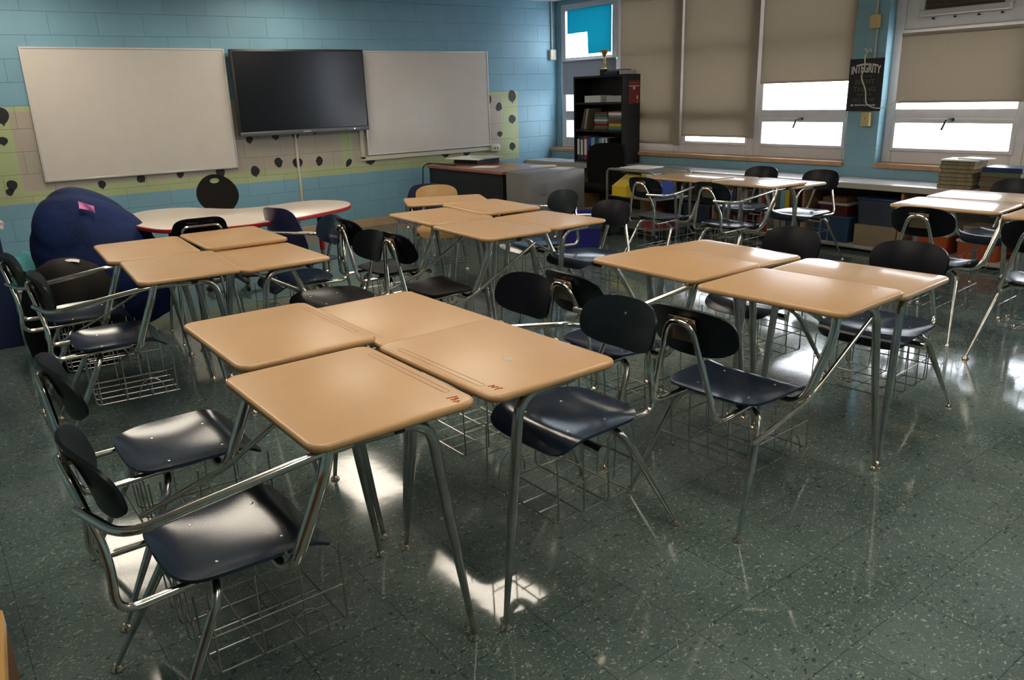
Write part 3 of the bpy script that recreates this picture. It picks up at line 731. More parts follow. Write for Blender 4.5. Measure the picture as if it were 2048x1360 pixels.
school_chair('violet-blue shell chair in front of the right half of the kidney table', (2.12, 5.17, 0), R(-70), 'seat_blue', True)
school_chair('violet-blue shell chair half hidden behind the tan-seated desk', (3.70, 6.36, 0), R(-12), 'seat_blue', True).scale = (1, 1, .91)

def star_base(t, zc, r, m='black'):
    b = MB().tube([(0, 0, .07), (0, 0, zc)], .022, 12)
    for k in range(5):
        a = 2 * PI * k / 5 + .3; b.tube([(0, 0, .085), (r * math.cos(a), r * math.sin(a), .062)], [.022, .013], 8)
    o = obj('star_base', b.mesh('star_base', m), t)
    for k in range(5):
        a = 2 * PI * k / 5 + .3; x, y = r * math.cos(a), r * math.sin(a)
        obj('caster', MB().tube([(x - .012 * math.sin(a), y + .012 * math.cos(a), .026), (x + .012 * math.sin(a), y - .012 * math.cos(a), .026)], .026, 14).mesh('caster', m), o)
# egg-backed task chair behind the kidney table
tk = thing('task_chair', 'black task chair with an oval hole in its rounded back, behind the kidney table', 'chair', (2.06, 6.66, 0), PI)
mb = MB(); n = 40
def egg(k, s=1.):
    a = 2 * PI * k / n; x = math.cos(a) * .172 * s; z = math.sin(a) * .165 * s
    x *= 1 - .20 * (z / .165) ** 2 * (1 if z < 0 else .55)
    return x, z
fr = []; bk = []; ho = []; hb = []
def bend(x, z): return -.20 - .05 * (z / .17) + .25 * x * x
ri = []
for k in range(n):
    x, z = egg(k); fr.append((x, bend(x, z), .748 + z)); bk.append((x, bend(x, z) - .022, .748 + z))
    a = 2 * PI * k / n; x, z = .042 * math.cos(a), .112 + .021 * math.sin(a); ho.append((x, bend(x, z), .748 + z)); hb.append((x, bend(x, z) - .022, .748 + z))
mb.loft([ho, fr, bk, hb, ho], cap=False)
obj('backrest', mb.mesh('backrest', 'black_brown', True, 50), tk)
mb = MB(); slab(mb, lambda i: rrect(.44, .42, .14, i, 8), .44, .50, .028); obj('seat', mb.mesh('seat', 'black_brown'), tk)
obj('back_stem', MB().tube(fillet([(0, -.05, .44), (0, -.20, .44), (0, -.245, .66)], .05), .018, 10).mesh('back_stem', 'black'), tk)
star_base(tk, .44, .27)

# bean bag
bb = MB(); bmesh.ops.create_icosphere(bb.bm, subdivisions=5, radius=1.)
rnd = random.Random(3)
waves = [(Vector((rnd.uniform(-1, 1), rnd.uniform(-1, 1), rnd.uniform(-1, 1))).normalized(), rnd.uniform(4, 11), rnd.uniform(0, 6)) for _ in range(14)]
al = R(27); rv = Vector((.803, -.596, 0)); dv = Vector((.596, .803, 0)); upv = Vector((0, 0, 1))
ax = upv * math.cos(al) - rv * math.sin(al); bx_ = rv * math.cos(al) + upv * math.sin(al)
for v in bb.bm.verts:
    p = v.co.copy()
    wr_ = sum(math.sin(p.dot(d) * f + ph) for d, f, ph in waves) / 14
    crease = abs(math.sin(7.5 * p.z + 2.2 * p.x + 1.2 * math.sin(4 * p.y)))
    s = 1 + .05 * wr_ - .030 * (1 - crease) ** 3
    q = ax * (p.z * .56 * s) + bx_ * (p.x * (.405 - .05 * p.z) * s) + dv * (p.y * .38 * s) + Vector((0, 0, .455))
    if q.z < .12: q.z = .004 + max(0, (q.z + .13)) * .46
    v.co = q
bbag = solo('bean_bag', bb, 'bean', 'large dark blue bean bag slumped in front of the left whiteboard', 'bean bag', None, (.94, 5.90, 0), ang=180)
bbag.scale = (.96, .96, 1.0)
tc0 = Vector((0, 0, .455)) + ax * .335 + bx_ * .275 - dv * .215
w1 = (rv * .95 - upv * .30); h1 = (upv * .75 + dv * .45 - rv * .3)
mb = MB().sheet(8, 6, lambda u, v: tc0 + w1 * (.055 * u) + h1 * (.028 * v) - dv * (.012 * u * u + .01 * math.sin(2 * u + v)) - dv * .02, .002)
obj('tag', mb.mesh('tag', 'pink'), bbag, label='pink tag')
# black pouf
pf = thing('floor_pouf', 'round black-brown pouf with a white label in front of the bean bag', 'pouf', (.64, 5.30, 0))
obj('cushion', MB().lathe([(.02, 0), (.22, .0), (.265, .08), (.28, .20), (.275, .34), (.245, .46), (.175, .57), (.08, .625), (.001, .635)], 36).mesh('cushion', 'black_brown', True, 70), pf)
obj('label', MB().sheet(8, 2, lambda u, v: (.038 * u, .016 * v, -.006 * u * u), .002).xf(Matrix.Translation((.035, -.075, .628)) @ Matrix.Rotation(R(20), 4, 'X') @ Matrix.Rotation(R(-20), 4, 'Z')).mesh('label', 'white_paper'), pf, label='white stitched label')
def clothtop(u, v):
    x, y = squircle(u, v, 3); return x * .17, y * .12, .34 + .12 * (1 - x * x) * (1 - y * y) + .02 * math.sin(7 * x + 3 * y)
cl = MB().sheet(14, 10, clothtop, .004)
solo('teal_cloth_bundle', cl.box((-.13, -.08, 0), (.13, .08, .345), .04, 3), 'teal_cloth', 'teal cloth bundle between the black pouf and the wall', 'cloth', None, (.56, 6.86, 0), ang=60)

# bookcase at the left edge, its end panel toward the camera
bc = thing('low_bookcase', 'navy blue bookcase end panel at the left edge of the photo', 'bookcase', (.18, 6.28, 0))
obj('end_panel', MB().box((-.215, -.36, 0), (.212, -.335, 1.12), .003, 1).mesh('end_panel', 'navy_panel'), bc)
obj('end_panel', MB().box((-.215, .335, 0), (.212, .36, 1.12), .003, 1).mesh('end_panel', 'navy_panel'), bc)
for z in (.04, .40, .74, 1.095): obj('shelf', MB().box((-.21, -.335, z), (.20, .335, z + .022)).mesh('shelf', 'navy_panel', False), bc)
obj('back_panel', MB().box((-.215, -.335, .0), (-.205, .335, 1.12)).mesh('back_panel', 'navy_panel', False), bc)
k = 0
for zs, nn, wh in ((.7625, 5, 'middle'), (.4225, 4, 'lower'), (1.1175, 3, 'top')):
    z = zs
    for i in range(nn):
        th = rnd.choice((.012, .02, .03)); dx = rnd.uniform(.0, .05)
        solo('paper_stack', MB().box((-.15, -.12, 0), (.15, .12, th), .002, 1), ('white_paper', 'grey_paper', 'black', 'white_paper', 'beige_box')[k % 5],
             '%s papers poking out of the navy bookcase, %s pile, %s' % (('white', 'grey', 'black-covered', 'white', 'buff')[k % 5], wh, ('lowest', 'second up', 'third up', 'fourth up', 'topmost')[i]),
             'papers', 'loose papers on the left bookcase', (.235 + dx, 6.10 + rnd.uniform(-.02, .06), z), rnd.uniform(-.25, .25))
        z += th + .0008; k += 1
cb = thing('cardboard_carton', 'pale carton with a small red mark on the floor by the navy bookcase', 'box', (.50, 5.99, 0), R(-8))
obj('carton_body', MB().box((-.06, -.13, 0), (.06, .13, .36), .004, 1).mesh('carton_body', 'grey_paper'), cb)
obj('red_mark', MB().box((.0, -.132, .10), (.05, -.1295, .125)).mesh('red_mark', 'red', False), cb, label='red mark')
obj('top_sheet', MB().box((-.065, -.14, .3605), (.065, .14, .372), .002, 1).mesh('top_sheet', 'white_paper'), cb)

# ------------------------------------------------------------------ teacher's corner
td = thing('teacher_desk', 'teacher desk with a reddish-brown top and black panels', 'desk', (5.23, 7.33, 0))
mb = MB(); slab(mb, lambda i: rrect(.80, 1.46, .012, i, 3), .69, .72, .006); obj('desktop', mb.mesh('desktop', 'redwood'), td)
obj('modesty_panel', MB().box((-.375, -.70, .02), (-.355, .70, .69), .002, 1).mesh('modesty_panel', 'black_lam'), td)
for y in (-.71, .69): obj('end_panel', MB().box((-.375, y, .0), (.375, y + .02, .69), .002, 1).mesh('end_panel', 'black_lam'), td)
pd = obj('pedestal', MB().box((.0, .22, .05), (.37, .685, .685), .004, 1).mesh('pedestal', 'black_lam'), td)
for z in (.08, .28, .48): 
    dr = obj('drawer', MB().box((.37, .24, z), (.385, .665, z + .18), .003, 1).mesh('drawer', 'black'), pd)
fc = thing('file_cabinet', 'grey metal file cabinet at the end of the teacher desk', 'cabinet', (5.24, 6.385, 0))
obj('body', MB().box((-.375, -.18, 0), (.375, .18, .72), .006, 2).mesh('body', 'file'), fc)
hd = MB().box((-.235, -.186, .50), (-.13, -.179, .62), .003, 1)
obj('lock_plate', hd.mesh('lock_plate', 'lockgrey'), fc)
for z in (.05, .38): obj('drawer', MB().box((.375, -.165, z), (.388, .165, z + .30), .004, 1).mesh('drawer', 'file'), fc)
def paper(label, x, y, z, w, d, rz, m='white_paper', th=.004, cat='papers', group='papers on the teacher desk', name='paper_sheet'):
    return solo(name, MB().box((-w / 2, -d / 2, 0), (w / 2, d / 2, th), .0012, 1), m, label, cat, group, (x, y, z), rz)
paper('low dark document tray under the papers at the back of the teacher desk', 5.36, 7.80, .7205, .34, .42, .1, 'black', .05, 'tray', None, 'document_tray')
paper('big loose pile of pale papers at the back of the teacher desk', 5.33, 7.81, .771, .42, .52, .25, 'white_paper', .012)
paper('grey papers lying across the pile at the back of the teacher desk', 5.44, 7.66, .7835, .30, .38, -.2, 'grey_paper', .006)
paper('single white sheet in the middle of the teacher desk', 5.08, 7.22, .7205, .22, .28, .6)
paper('scattered white sheet at the window end of the teacher desk', 5.50, 6.74, .7205, .21, .28, .9)
paper('white sheet lying on the grey file cabinet', 5.45, 6.37, .7205, .21, .20, .4)
solo('desk_cable', MB().tube(fillet([(4.95, 7.62, .728), (4.86, 7.9, .74), (4.84, 8.03, .745), (4.80, 8.09, .70), (4.80, 8.12, .3), (4.82, 8.2, .01)], .05), .006, 7)
     .tube(fillet([(5.15, 7.55, .726), (4.98, 7.75, .727), (4.90, 8.0, .74), (4.79, 8.075, .72), (4.775, 8.1, .25), (4.80, 8.2, .01)], .05), .005, 7),
     'cable', 'black cables hanging over the end of the teacher desk', 'cable')
oc = thing('office_chair', 'black swivel office chair in front of the bookcase', 'chair', (6.10, 6.46, 0), R(122))
mb = MB().sheet(16, 14, lambda u, v: (squircle(u, v, 4)[0] * .21, -.22 - .03 * v + .05 * u * u, .69 + squircle(u, v, 4)[1] * .23), -.05); obj('backrest', mb.mesh('backrest', 'black_fab', True, 60), oc)
mb = MB(); slab(mb, lambda i: rrect(.48, .46, .12, i, 7), .42, .50, .035); obj('seat', mb.mesh('seat', 'black_fab'), oc)
obj('back_stem', MB().box((-.035, -.30, .40), (.035, -.27, .66), .008, 2).box((-.035, -.28, .40), (.035, .05, .42), .005, 1).mesh('back_stem', 'black'), oc)
for s in (-1, 1): obj('armrest', MB().tube(fillet([(s * .20, -.05, .43), (s * .27, -.05, .43), (s * .27, -.05, .64), (s * .27, .16, .64)], .04), .015, 8).mesh('armrest', 'black'), oc)
star_base(oc, .42, .29)
rb = thing('recycling_bin', 'blue bin with a clear liner bag behind the right desk of the five', 'bin', (4.72, 5.27, 0), R(-36))
mb = MB().loft([[(x, y, z) for x, y in rrect(w_, d_, .04, 0, 5)] for w_, d_, z in ((.28, .22, 0), (.36, .27, .44), (.38, .29, .44), (.38, .29, .455), (.345, .255, .455), (.27, .21, .02))])
obj('bin_body', mb.mesh('bin_body', 'binblue'), rb)
mb = MB()
def bagring(s, z, w): return [(x * s + w * math.sin(9 * i), y * s + w * math.cos(7 * i), z + w * math.sin(5 * i)) for i, (x, y) in enumerate(rrect(.385, .295, .05, 0, 6))]
mb.loft([bagring(1.06, .33, .008), bagring(1.05, .42, .006), bagring(1.02, .462, .004), bagring(.90, .462, .004), bagring(.86, .40, .006)], cap=False)
obj('liner_bag', mb.mesh('liner_bag', 'bag', True, 180), rb)

# bookcase on the counter
bk_ = thing('tall_bookcase', 'black open bookcase full of books and binders standing on the window counter', 'bookcase', (7.045, 7.385, .62))
W2 = .425
for s in (-1, 1): obj('side_panel', MB().box((-.145, s * W2 - .012, 0), (.145, s * W2 + .012, 1.035), .002, 1).mesh('side_panel', 'black_lam'), bk_)
for z in (0, .375, .70, 1.011): obj('shelf', MB().box((-.143, -W2 + .012, z), (.14, W2 - .012, z + .022)).mesh('shelf', 'black_lam', False), bk_)
obj('back_panel', MB().box((.138, -W2 + .012, .02), (.145, W2 - .012, 1.02)).mesh('back_panel', 'black_lam', False), bk_)
bx = lambda n_, m, l, c, g_, x0, x1, y0, y1, z0, z1, bev=.003: solo(n_, MB().box((-(x1 - x0) / 2, -(y1 - y0) / 2, 0), ((x1 - x0) / 2, (y1 - y0) / 2, z1 - z0), bev, 1), m, l, c, g_, ((x0 + x1) / 2, (y0 + y1) / 2, z0))
Z1, Z2, Z3 = .6425, 1.0175, 1.3425
bx('storage_box', 'white_paper', 'white box at left on the top shelf of the black bookcase', 'box', 'boxes on the top shelf', 6.91, 7.12, 7.34, 7.63, Z3, Z3 + .08)
bx('storage_box', 'grey_paper', 'dull grey box at right on the top shelf of the black bookcase', 'box', 'boxes on the top shelf', 6.91, 7.12, 6.99, 7.24, Z3, Z3 + .072)
# leaning magazines and stacks on the middle shelf
for i, (m, n_) in enumerate((('green', 'dark green'), ('orange', 'orange'), ('beige_box', 'buff'), ('white_paper', 'white'), ('beige_box', 'second buff'))):
    mb = MB().box((-.12, -.005, 0), (.10, .005, .255), .001, 1).xf(Matrix.Rotation(R(17 - i * 1.5), 4, 'X'))
    solo('magazine', mb, m, '%s magazine leaning at the left of the bookcase middle shelf' % n_, 'magazine', 'leaning magazines on the middle shelf', (7.03, 7.70 - i * .024, Z2 + .0035))
cols = [('bookbrown', 'brown'), ('beige_box', 'tan'), ('red', 'red'), ('bookgrey', 'grey'), ('white_paper', 'white'), ('bookgrey', 'pale grey'), ('green', 'green'), ('red', 'red-topped')]
z = Z2
for i, (m, n_) in enumerate(cols):
    th = (.026, .018, .03, .028, .02, .03, .035, .02)[i]
    bx('book', m, '%s book in the middle stack on the bookcase middle shelf, %s' % (n_, ('lowest', 'second up', 'third up', 'fourth up', 'fifth up', 'sixth up', 'seventh up', 'topmost')[i]), 'book', 'books stacked on the middle shelf', 6.915 + .006 * (i % 3), 7.12, 7.235, 7.47 - .008 * (i % 4), z, z + th); z += th + .0006
z = Z2
for i, (m, n_) in enumerate((('green', 'green'), ('bookgrey', 'grey'), ('yellow', 'yellow'), ('bookbrown', 'brown'), ('bookgreen', 'olive'), ('bookgrey', 'pale grey'), ('white_paper', 'white'), ('orange', 'orange'))):
    th = (.02, .022, .035, .03, .03, .03, .035, .014)[i]
    bx('book', m, '%s book in the right-hand stack on the bookcase middle shelf, %s' % (n_, ('lowest', 'second up', 'third up', 'fourth up', 'fifth up', 'sixth up', 'seventh up', 'topmost')[i]), 'book', 'books stacked on the middle shelf', 6.918 + .005 * (i % 3), 7.12, 6.99 + .006 * (i % 3), 7.215, z, z + th); z += th + .0006
y = 7.79
for i, (m, th, hh, n_, lab) in enumerate((('black', .065, .30, 'black binder with a white label at the left end', 'white_paper'), ('booknavy', .06, .29, 'navy binder with a white label, second from left', 'white_paper'),
        ('red', .075, .30, 'red binder with a long white label', 'white_paper'), ('blue', .06, .29, 'deep blue binder right of the red one', None), ('lightblue', .03, .28, 'pale teal binder, left of a violet one', None), ('lightblue', .03, .285, 'second pale teal binder, left of a violet one', None),
        ('seat_blue', .05, .285, 'violet-blue binder between the teal ones', None), ('green', .025, .275, 'thin green binder right of the violet one', None), ('lightblue', .05, .28, 'broad light blue binder right of the green one', None), ('white_paper', .035, .28, 'white binder left of a thin blue one', None),
        ('blue', .022, .27, 'thin blue binder between white ones', None), ('white_paper', .03, .275, 'white binder near the right end', None), ('black', .04, .28, 'black binder at the right end', None))):
    t = thing('binder', n_ + ', bottom shelf of the bookcase', 'binder', (6.92, y - th / 2, Z1), 0, 'binders on the bottom shelf')
    obj('cover', MB().box((0, -th / 2, 0), (.22, th / 2, hh), .004, 1).mesh('cover', m), t)
    if lab: obj('spine_label', MB().box((-.0015, -th * .3, hh * .22), (.001, th * .3, hh * .86)).mesh('spine_label', lab, False), t, label='white spine label')
    y -= th + .002
# on top of the bookcase
tr = thing('trophy', 'gold cup trophy on a black base on top of the bookcase', 'trophy', (7.03, 7.40, 1.6552))
obj('base', MB().box((-.04, -.04, 0), (.04, .04, .07), .004, 1).mesh('base', 'black'), tr)
cup = obj('cup', MB().lathe([(.03, .07), (.03, .08), (.010, .09), (.009, .13), (.018, .15), (.010, .165), (.018, .19), (.012, .21), (.022, .225), (.05, .28), (.053, .29), (.045, .285), (.015, .235), (.001, .232)], 20).mesh('cup', 'brass'), tr)
bx('book', 'booknavy', 'dark book lying beside the trophy on top of the bookcase', 'book', 'things lying on top of the bookcase', 6.93, 7.14, 7.08, 7.30, 1.6555, 1.692)
bx('book', 'bookgrey', 'grey book lying over the dark one on top of the bookcase', 'book', 'things lying on top of the bookcase', 6.95, 7.15, 7.06, 7.27, 1.6925, 1.715)
bx('paper_stack', 'grey_paper', 'pale paper pile at the right end on top of the bookcase', 'papers', 'things lying on top of the bookcase', 6.93, 7.15, 6.97, 7.045, 1.6555, 1.70)
fl = thing('red_flyer', 'red flyer stuck on the side of the black bookcase', 'flyer', (7.085, 6.9484, 1.32))
obj('sheet', MB().box((-.09, -.0015, 0), (.09, 0, .262)).mesh('sheet', 'red', False), fl)
d_ = MB().box((-.085, -.0022, .195), (.085, -.0012, .205)).box((-.02, -.0022, .16), (.015, -.0012, .19)).box((.04, -.0022, .05), (.065, -.0012, .09)).box((.03, -.0022, .02), (.075, -.0012, .024))
obj('print', d_.mesh('print', 'ink_white', False), fl)
hd_ = MB()
for i in range(8): hd_.box((-.08 + i * .02, -.0022, .222), (-.067 + i * .02, -.0012, .248))
obj('headline', hd_.mesh('headline', 'orange', False), fl)

# ------------------------------------------------------------------ counter under the windows
ct = thing('window_counter', 'long grey counter with open shelves under the windows', 'counter', (6.97, 4.6, 0))
obj('worktop', MB().box((-.23, -4.0, .578), (.228, 4.025, .62), .005, 2).mesh('worktop', 'counter'), ct)
obj('front_edge', MB().box((-.242, -4.0, .568), (-.2305, 4.025, .619), .003, 1).mesh('front_edge', 'counter_edge'), ct)
obj('base_shelf', MB().box((-.21, -4.0, .03), (.225, 4.02, .06), .003, 1).mesh('base_shelf', 'counter_edge'), ct)
obj('plinth', MB().box((-.15, -4.0, 0), (.225, 4.02, .03)).mesh('plinth', 'black', False), ct)
obj('back_panel', MB().box((.215, -4.0, .06), (.226, 4.02, .575)).mesh('back_panel', 'cabinet_dark', False), ct)
for yy in (3.99, 2.95, 1.9, .85, -.22, -1.17, -2.3, -3.3): obj('divider', MB().box((-.205, yy - .012, .06), (.215, yy + .012, .575)).mesh('divider', 'oak', False), ct)
for y0, y1 in ((.862, 1.888), (1.912, 2.938), (2.962, 3.978)): obj('inner_shelf', MB().box((-.19, y0, .30), (.215, y1, .316)).mesh('inner_shelf', 'cabinet_dark', False), ct)

def tote(label, m, lidm, y0, y1, z0, z1, x0=6.775, dx=.33):
    t = thing('storage_tote', label, 'storage bin', (x0 + dx / 2, (y0 + y1) / 2, z0), 0, 'bins under the window counter')
    w_, d_, hh = dx, y1 - y0, z1 - z0; lid = .022
    obj('tub', MB().loft([[(x, y, z) for x, y in rrect(w_ * a, d_ * a, .025, 0, 4)] for a, z in ((.88, 0), (.96, hh - lid))]).mesh('tub', m), t)
    mb = MB(); slab(mb, lambda i: rrect(w_, d_, .025, i, 4), hh - lid, hh, .006); obj('lid', mb.mesh('lid', lidm), t)
tote('blue tote with lid on the lower counter shelf, under the dark red one', 'tote_blue', 'tote_blue', 3.90, 4.30, .0605, .30)
tote('dark red tote with a pale lid resting on the blue tote under the counter', 'tote_red', 'tote_lid', 3.93, 4.24, .3008, .42)
bx('loose_papers', 'bookbrown', 'brown folders lying on the pale lid of the dark red tote', 'papers', None, 6.80, 7.05, 3.96, 4.20, .4206, .465)
tote('large grey-blue tote under the counter resting on a beige carton', 'tote_grey', 'tote_blue', 3.46, 3.86, .2508, .49)
bx('cardboard_carton', 'beige_box', 'beige carton under the large grey-blue tote', 'box', None, 6.78, 7.1, 3.46, 3.85, .0605, .25)
tote('orange tote under the counter behind the far right desks, left one', 'orange', 'tote_lid', 3.02, 3.34, .0605, .24)
tote('orange tote under the counter behind the far right desks, right one', 'orange', 'tote_lid', 2.62, 2.96, .0605, .22)
bx('cardboard_carton', 'beige_box', 'tan carton lying on the right orange tote under the counter', 'box', None, 6.80, 7.05, 2.66, 2.92, .2206, .33)
# books under the counter (left bays)
CS = [('green', 'dark green'), ('lightblue', 'light blue'), ('yellow', 'yellow'), ('bookbrown', 'brown'), ('red', 'dark red'), ('bookgrey', 'grey'), ('seat_blue', 'violet'), ('bookgreen', 'olive'), ('beige_box', 'tan')]
def row(y0, y1, z, where, names, hmin=.15, hmax=.23):
    y = y1
    for n_ in names:
        m = dict((b, a) for a, b in CS)[n_]; th = (y1 - y0) / len(names) * rnd.uniform(.75, 1.); hh = rnd.uniform(hmin, hmax)
        bx('book', m, '%s book standing %s' % (n_, where), 'book', 'books standing under the counter', 6.80 + rnd.uniform(0, .03), 7.0, y - th, y, z, z + hh); y -= th + .002
row(4.46, 4.93, .3165, 'on the upper counter shelf, left of the dark red tote', ['grey', 'dark red', 'dark green', 'violet', 'olive', 'light blue', 'yellow', 'brown'])
row(4.42, 4.93, .0605, 'on the bottom counter shelf, left of the blue tote', ['brown', 'dark red', 'olive', 'tan', 'grey', 'violet', 'dark green'], .14, .22)
row(5.02, 5.42, .3165, 'on the upper counter shelf, right of the metal cart', ['olive', 'brown', 'violet', 'tan', 'grey'], .13, .2)
tote('dark red tote on the bottom counter shelf, right of the metal cart', 'tote_red', 'tote_red', 5.02, 5.40, .0605, .26)
tote('grey-blue tote on the bottom counter shelf, behind the metal cart', 'tote_grey', 'tote_grey', 5.50, 5.90, .0605, .27)
# stacks on the counter
z = .6205
lab = ('lowest', 'second up', 'third up', 'fourth up', 'fifth up', 'sixth up', 'seventh up')
for i in range(7):
    th = (.03, .033, .028, .034, .03, .032, .03)[i]; dy = rnd.uniform(-.008, .008); dx = rnd.uniform(-.006, .006)
    t = thing('thick_book', 'thick brown-edged book in the left stack on the counter, %s' % lab[i], 'book', (6.90 + dx, 3.03 + dy, z), 0, 'thick books stacked on the counter')
    cm = ('bookbrown', 'bookgreen', 'bookbrown', 'bookgreen', 'bookbrown', 'bookgreen', 'bookgreen')[i]
    obj('cover', MB().box((-.11, -.135, 0), (.11, .135, .003)).box((-.11, -.135, th - .003), (.11, .135, th)).box((.105, -.135, .003), (.11, .135, th - .003)).mesh('cover', cm, False), t)
    obj('page_block', MB().box((-.107, -.132, .003), (.105, .132, th - .003)).mesh('page_block', 'bookpage', False), t)
    z += th + .0006
paper('white papers lying loosely on the left book stack on the counter', 6.895, 3.02, z, .23, .28, .06, 'white_paper', .012, 'papers', None, 'paper_stack')
paper('white folded sheets hanging off the right of the left book stack', 6.92, 2.94, z + .0125, .16, .22, -.25, 'white_paper', .008, 'papers', None, 'paper_stack')
z = .6205
for i in range(5):
    th = (.035, .036, .04, .034, .038)[i]; cm = ('bookbrown', 'bookgreen', 'bookbrown', 'bookgreen', 'booknavy')[i]
    t = thing('thick_book', '%s in the right stack on the counter, %s' % (('brown book', 'olive book', 'brown book', 'olive book', 'shiny navy book')[i], lab[i] if i < 4 else 'topmost'), 'book', (6.91 + rnd.uniform(-.01, .01), 2.70 + rnd.uniform(-.01, .01), z), 0, 'thick books stacked on the counter')
    obj('cover', MB().box((-.11, -.145, 0), (.11, .145, .003)).box((-.11, -.145, th - .003), (.11, .145, th)).box((-.11, -.145, .003), (-.104, .145, th - .003)).mesh('cover', cm, False), t)
    obj('page_block', MB().box((-.104, -.142, .003), (.107, .142, th - .003)).mesh('page_block', 'bookpage', False), t)
    z += th + .0006
for i in range(4):
    solo('paper_stack', MB().box((-.1, -.08, 0), (.1, .08, .02), .002, 1), ('white_paper', 'grey_paper', 'lightblue', 'white_paper')[i], '%s sheets heaped on the counter at the right edge, %s' % (('white', 'grey', 'pale blue', 'white')[i], lab[i]),
         'papers', 'papers heaped at the right end of the counter', (6.88, 2.42 - .012 * i, .6205 + i * .0208), rnd.uniform(-.4, .4))

# cart by the counter
ca = thing('metal_cart', 'grey tubular metal cart with papers and folders in front of the counter', 'cart', (6.05, 5.72, 0), R(-4))
for x in (-.24, .24):
    fr_ = MB().tube(fillet([(x, -.36, .09), (x, -.36, .70), (x, .36, .70), (x, .36, .09)], .06), .014, 10)
    obj('side_frame', fr_.mesh('side_frame', 'cart'), ca)
for z_ in (.42, .12):
    obj('shelf', MB().box((-.235, -.35, z_), (.235, .35, z_ + .014), .003, 1).mesh('shelf', 'cart'), ca)
wr2 = MB()
for i in range(18): wr2.tube([(-.24, -.33 + i * .039, .70), (.24, -.33 + i * .039, .70)], .004, 6)
obj('wire_top', wr2.mesh('wire_top', 'cart'), ca)
for x in (-.24, .24):
    for y_ in (-.36, .36): obj('caster', MB().tube([(x - .012, y_, .05), (x + .012, y_, .05)], .05, 14).box((x - .016, y_ - .012, .05), (x + .016, y_ + .012, .095)).mesh('caster', 'black'), ca)
cz = lambda x, y: (6.05 + x * math.cos(R(-4)) - y * math.sin(R(-4)), 5.72 + x * math.sin(R(-4)) + y * math.cos(R(-4)))
def oncart(name, m, label, x, y, z, sx, sy, sz, cat, rz=0., grp='things on the metal cart'):
    X, Y = cz(x, y); return solo(name, MB().box((-sx / 2, -sy / 2, 0), (sx / 2, sy / 2, sz), .003, 1), m, label, cat, grp, (X, Y, z), R(-4) + rz)
oncart('paper_stack', 'white_paper', 'loose white papers on top of the metal cart', 0, .10, .7048, .3, .34, .012, 'papers', .15)
X, Y = cz(-.12, .15)
yb = thing('magazine_file', 'yellow plastic magazine file on the metal cart', 'file box', (X, Y, .4345), R(-4), 'things on the metal cart')
obj('file_body', MB().loft([[(-.13, yy, 0), (.13, yy, 0), (.13, yy, .20), (.06, yy, .20), (-.13, yy, .10)][::1] for yy in (-.10, .12)]).mesh('file_body', 'yellow', False), yb)
oncart('folder', 'white_paper', 'white papers sticking up behind the yellow file on the cart', .03, .0, .4345, .2, .03, .235, 'papers')
oncart('folder', 'yellow', 'thin yellow folder standing on the cart among white papers', .0, -.035, .4345, .2, .012, .24, 'folder')
oncart('folder', 'white_paper', 'white folder standing on the cart right of the thin yellow one', .02, -.065, .4345, .2, .02, .22, 'folder')
oncart('folder', 'tealcard', 'teal folder standing on the cart', .0, -.12, .4345, .2, .05, .15, 'folder')
oncart('folder', 'red', 'red folder standing on the cart beside the teal one', .0, -.19, .4345, .2, .055, .17, 'folder')
oncart('folder', 'blue', 'blue folder standing at the end of the cart', .0, -.27, .4345, .2, .06, .16, 'folder')
oncart('storage_box', 'red', 'red box on the bottom of the metal cart', .0, -.18, .1345, .3, .22, .10, 'box')

# ------------------------------------------------------------------ pillar: poster, switches, cord
def text_mesh(s, size, squash=1.):
    cu = D.curves.new('txt', 'FONT'); cu.body = s; cu.size = size; cu.align_x = 'CENTER'; cu.extrude = .0004; cu.offset = .0015
    o = D.objects.new('txt', cu); C.objects.link(o); bpy.context.view_layer.update()
    me = D.meshes.new_from_object(o.evaluated_get(bpy.context.evaluated_depsgraph_get()))
    D.objects.remove(o); D.curves.remove(cu); return me
po = thing('integrity_poster', 'black poster reading INTEGRITY on the blue pillar', 'poster', (XW - .002, 4.112, 1.22), R(-90))
PW, PH = .335, .46
obj('sheet', MB().sheet(10, 10, lambda u, v: (PW / 2 * u, -.006 - .006 * (1 - abs(u)) - .004 * max(0, u * v), PH / 2 * (1 + v)), -.0015).mesh('sheet', 'poster'), po)
def line(s, z, width, m, hgt, arch=False):
    me = text_mesh(s, .05); xs = [v.co.x for v in me.vertices]; ys = [v.co.y for v in me.vertices]
    w0 = max(xs) - min(xs); h0 = max(ys) - min(ys); cx = (max(xs) + min(xs)) / 2; y0 = min(ys)
    for v in me.vertices:
        x = (v.co.x - cx) * width / w0; y = (v.co.y - y0) * hgt / h0
        if arch: y *= 1 - .22 * (1 - (2 * x / width) ** 2) * -1 ; y += .012 * (1 - (2 * x / width) ** 2)
        v.co = (x, -.0150 - v.co.z * 2, z + y)
    me.materials.clear(); me.materials.append(M[m]); return me
obj('title', line('INTEGRITY', .325, .285, 'ink_white', .068, True), po, label='white arched INTEGRITY lettering')
for s, z, w_, m, hh in (('IS DOING THE', .298, .13, 'ink_grey', .016), ('RIGHT', .236, .19, 'ink_grey', .045), ('THING', .172, .22, 'ink_grey', .045), ('EVEN WHEN', .138, .14, 'ink_grey', .016), ('NO ONE', .082, .22, 'ink_grey', .036), ('IS WATCHING', .045, .24, 'ink_white', .015)):
    obj('text_line', line(s, z, w_, m, hh), po)
sw = thing('wall_switch_box', 'yellowed outlet box with a conduit above the black poster', 'electrical box', (XW, 4.062, 1.93), R(-90), 'yellowed electrical boxes on the pillar')
obj('box', MB().box((-.045, -.05, 0), (.045, 0, .12), .012, 3).mesh('box', 'yellowed'), sw)
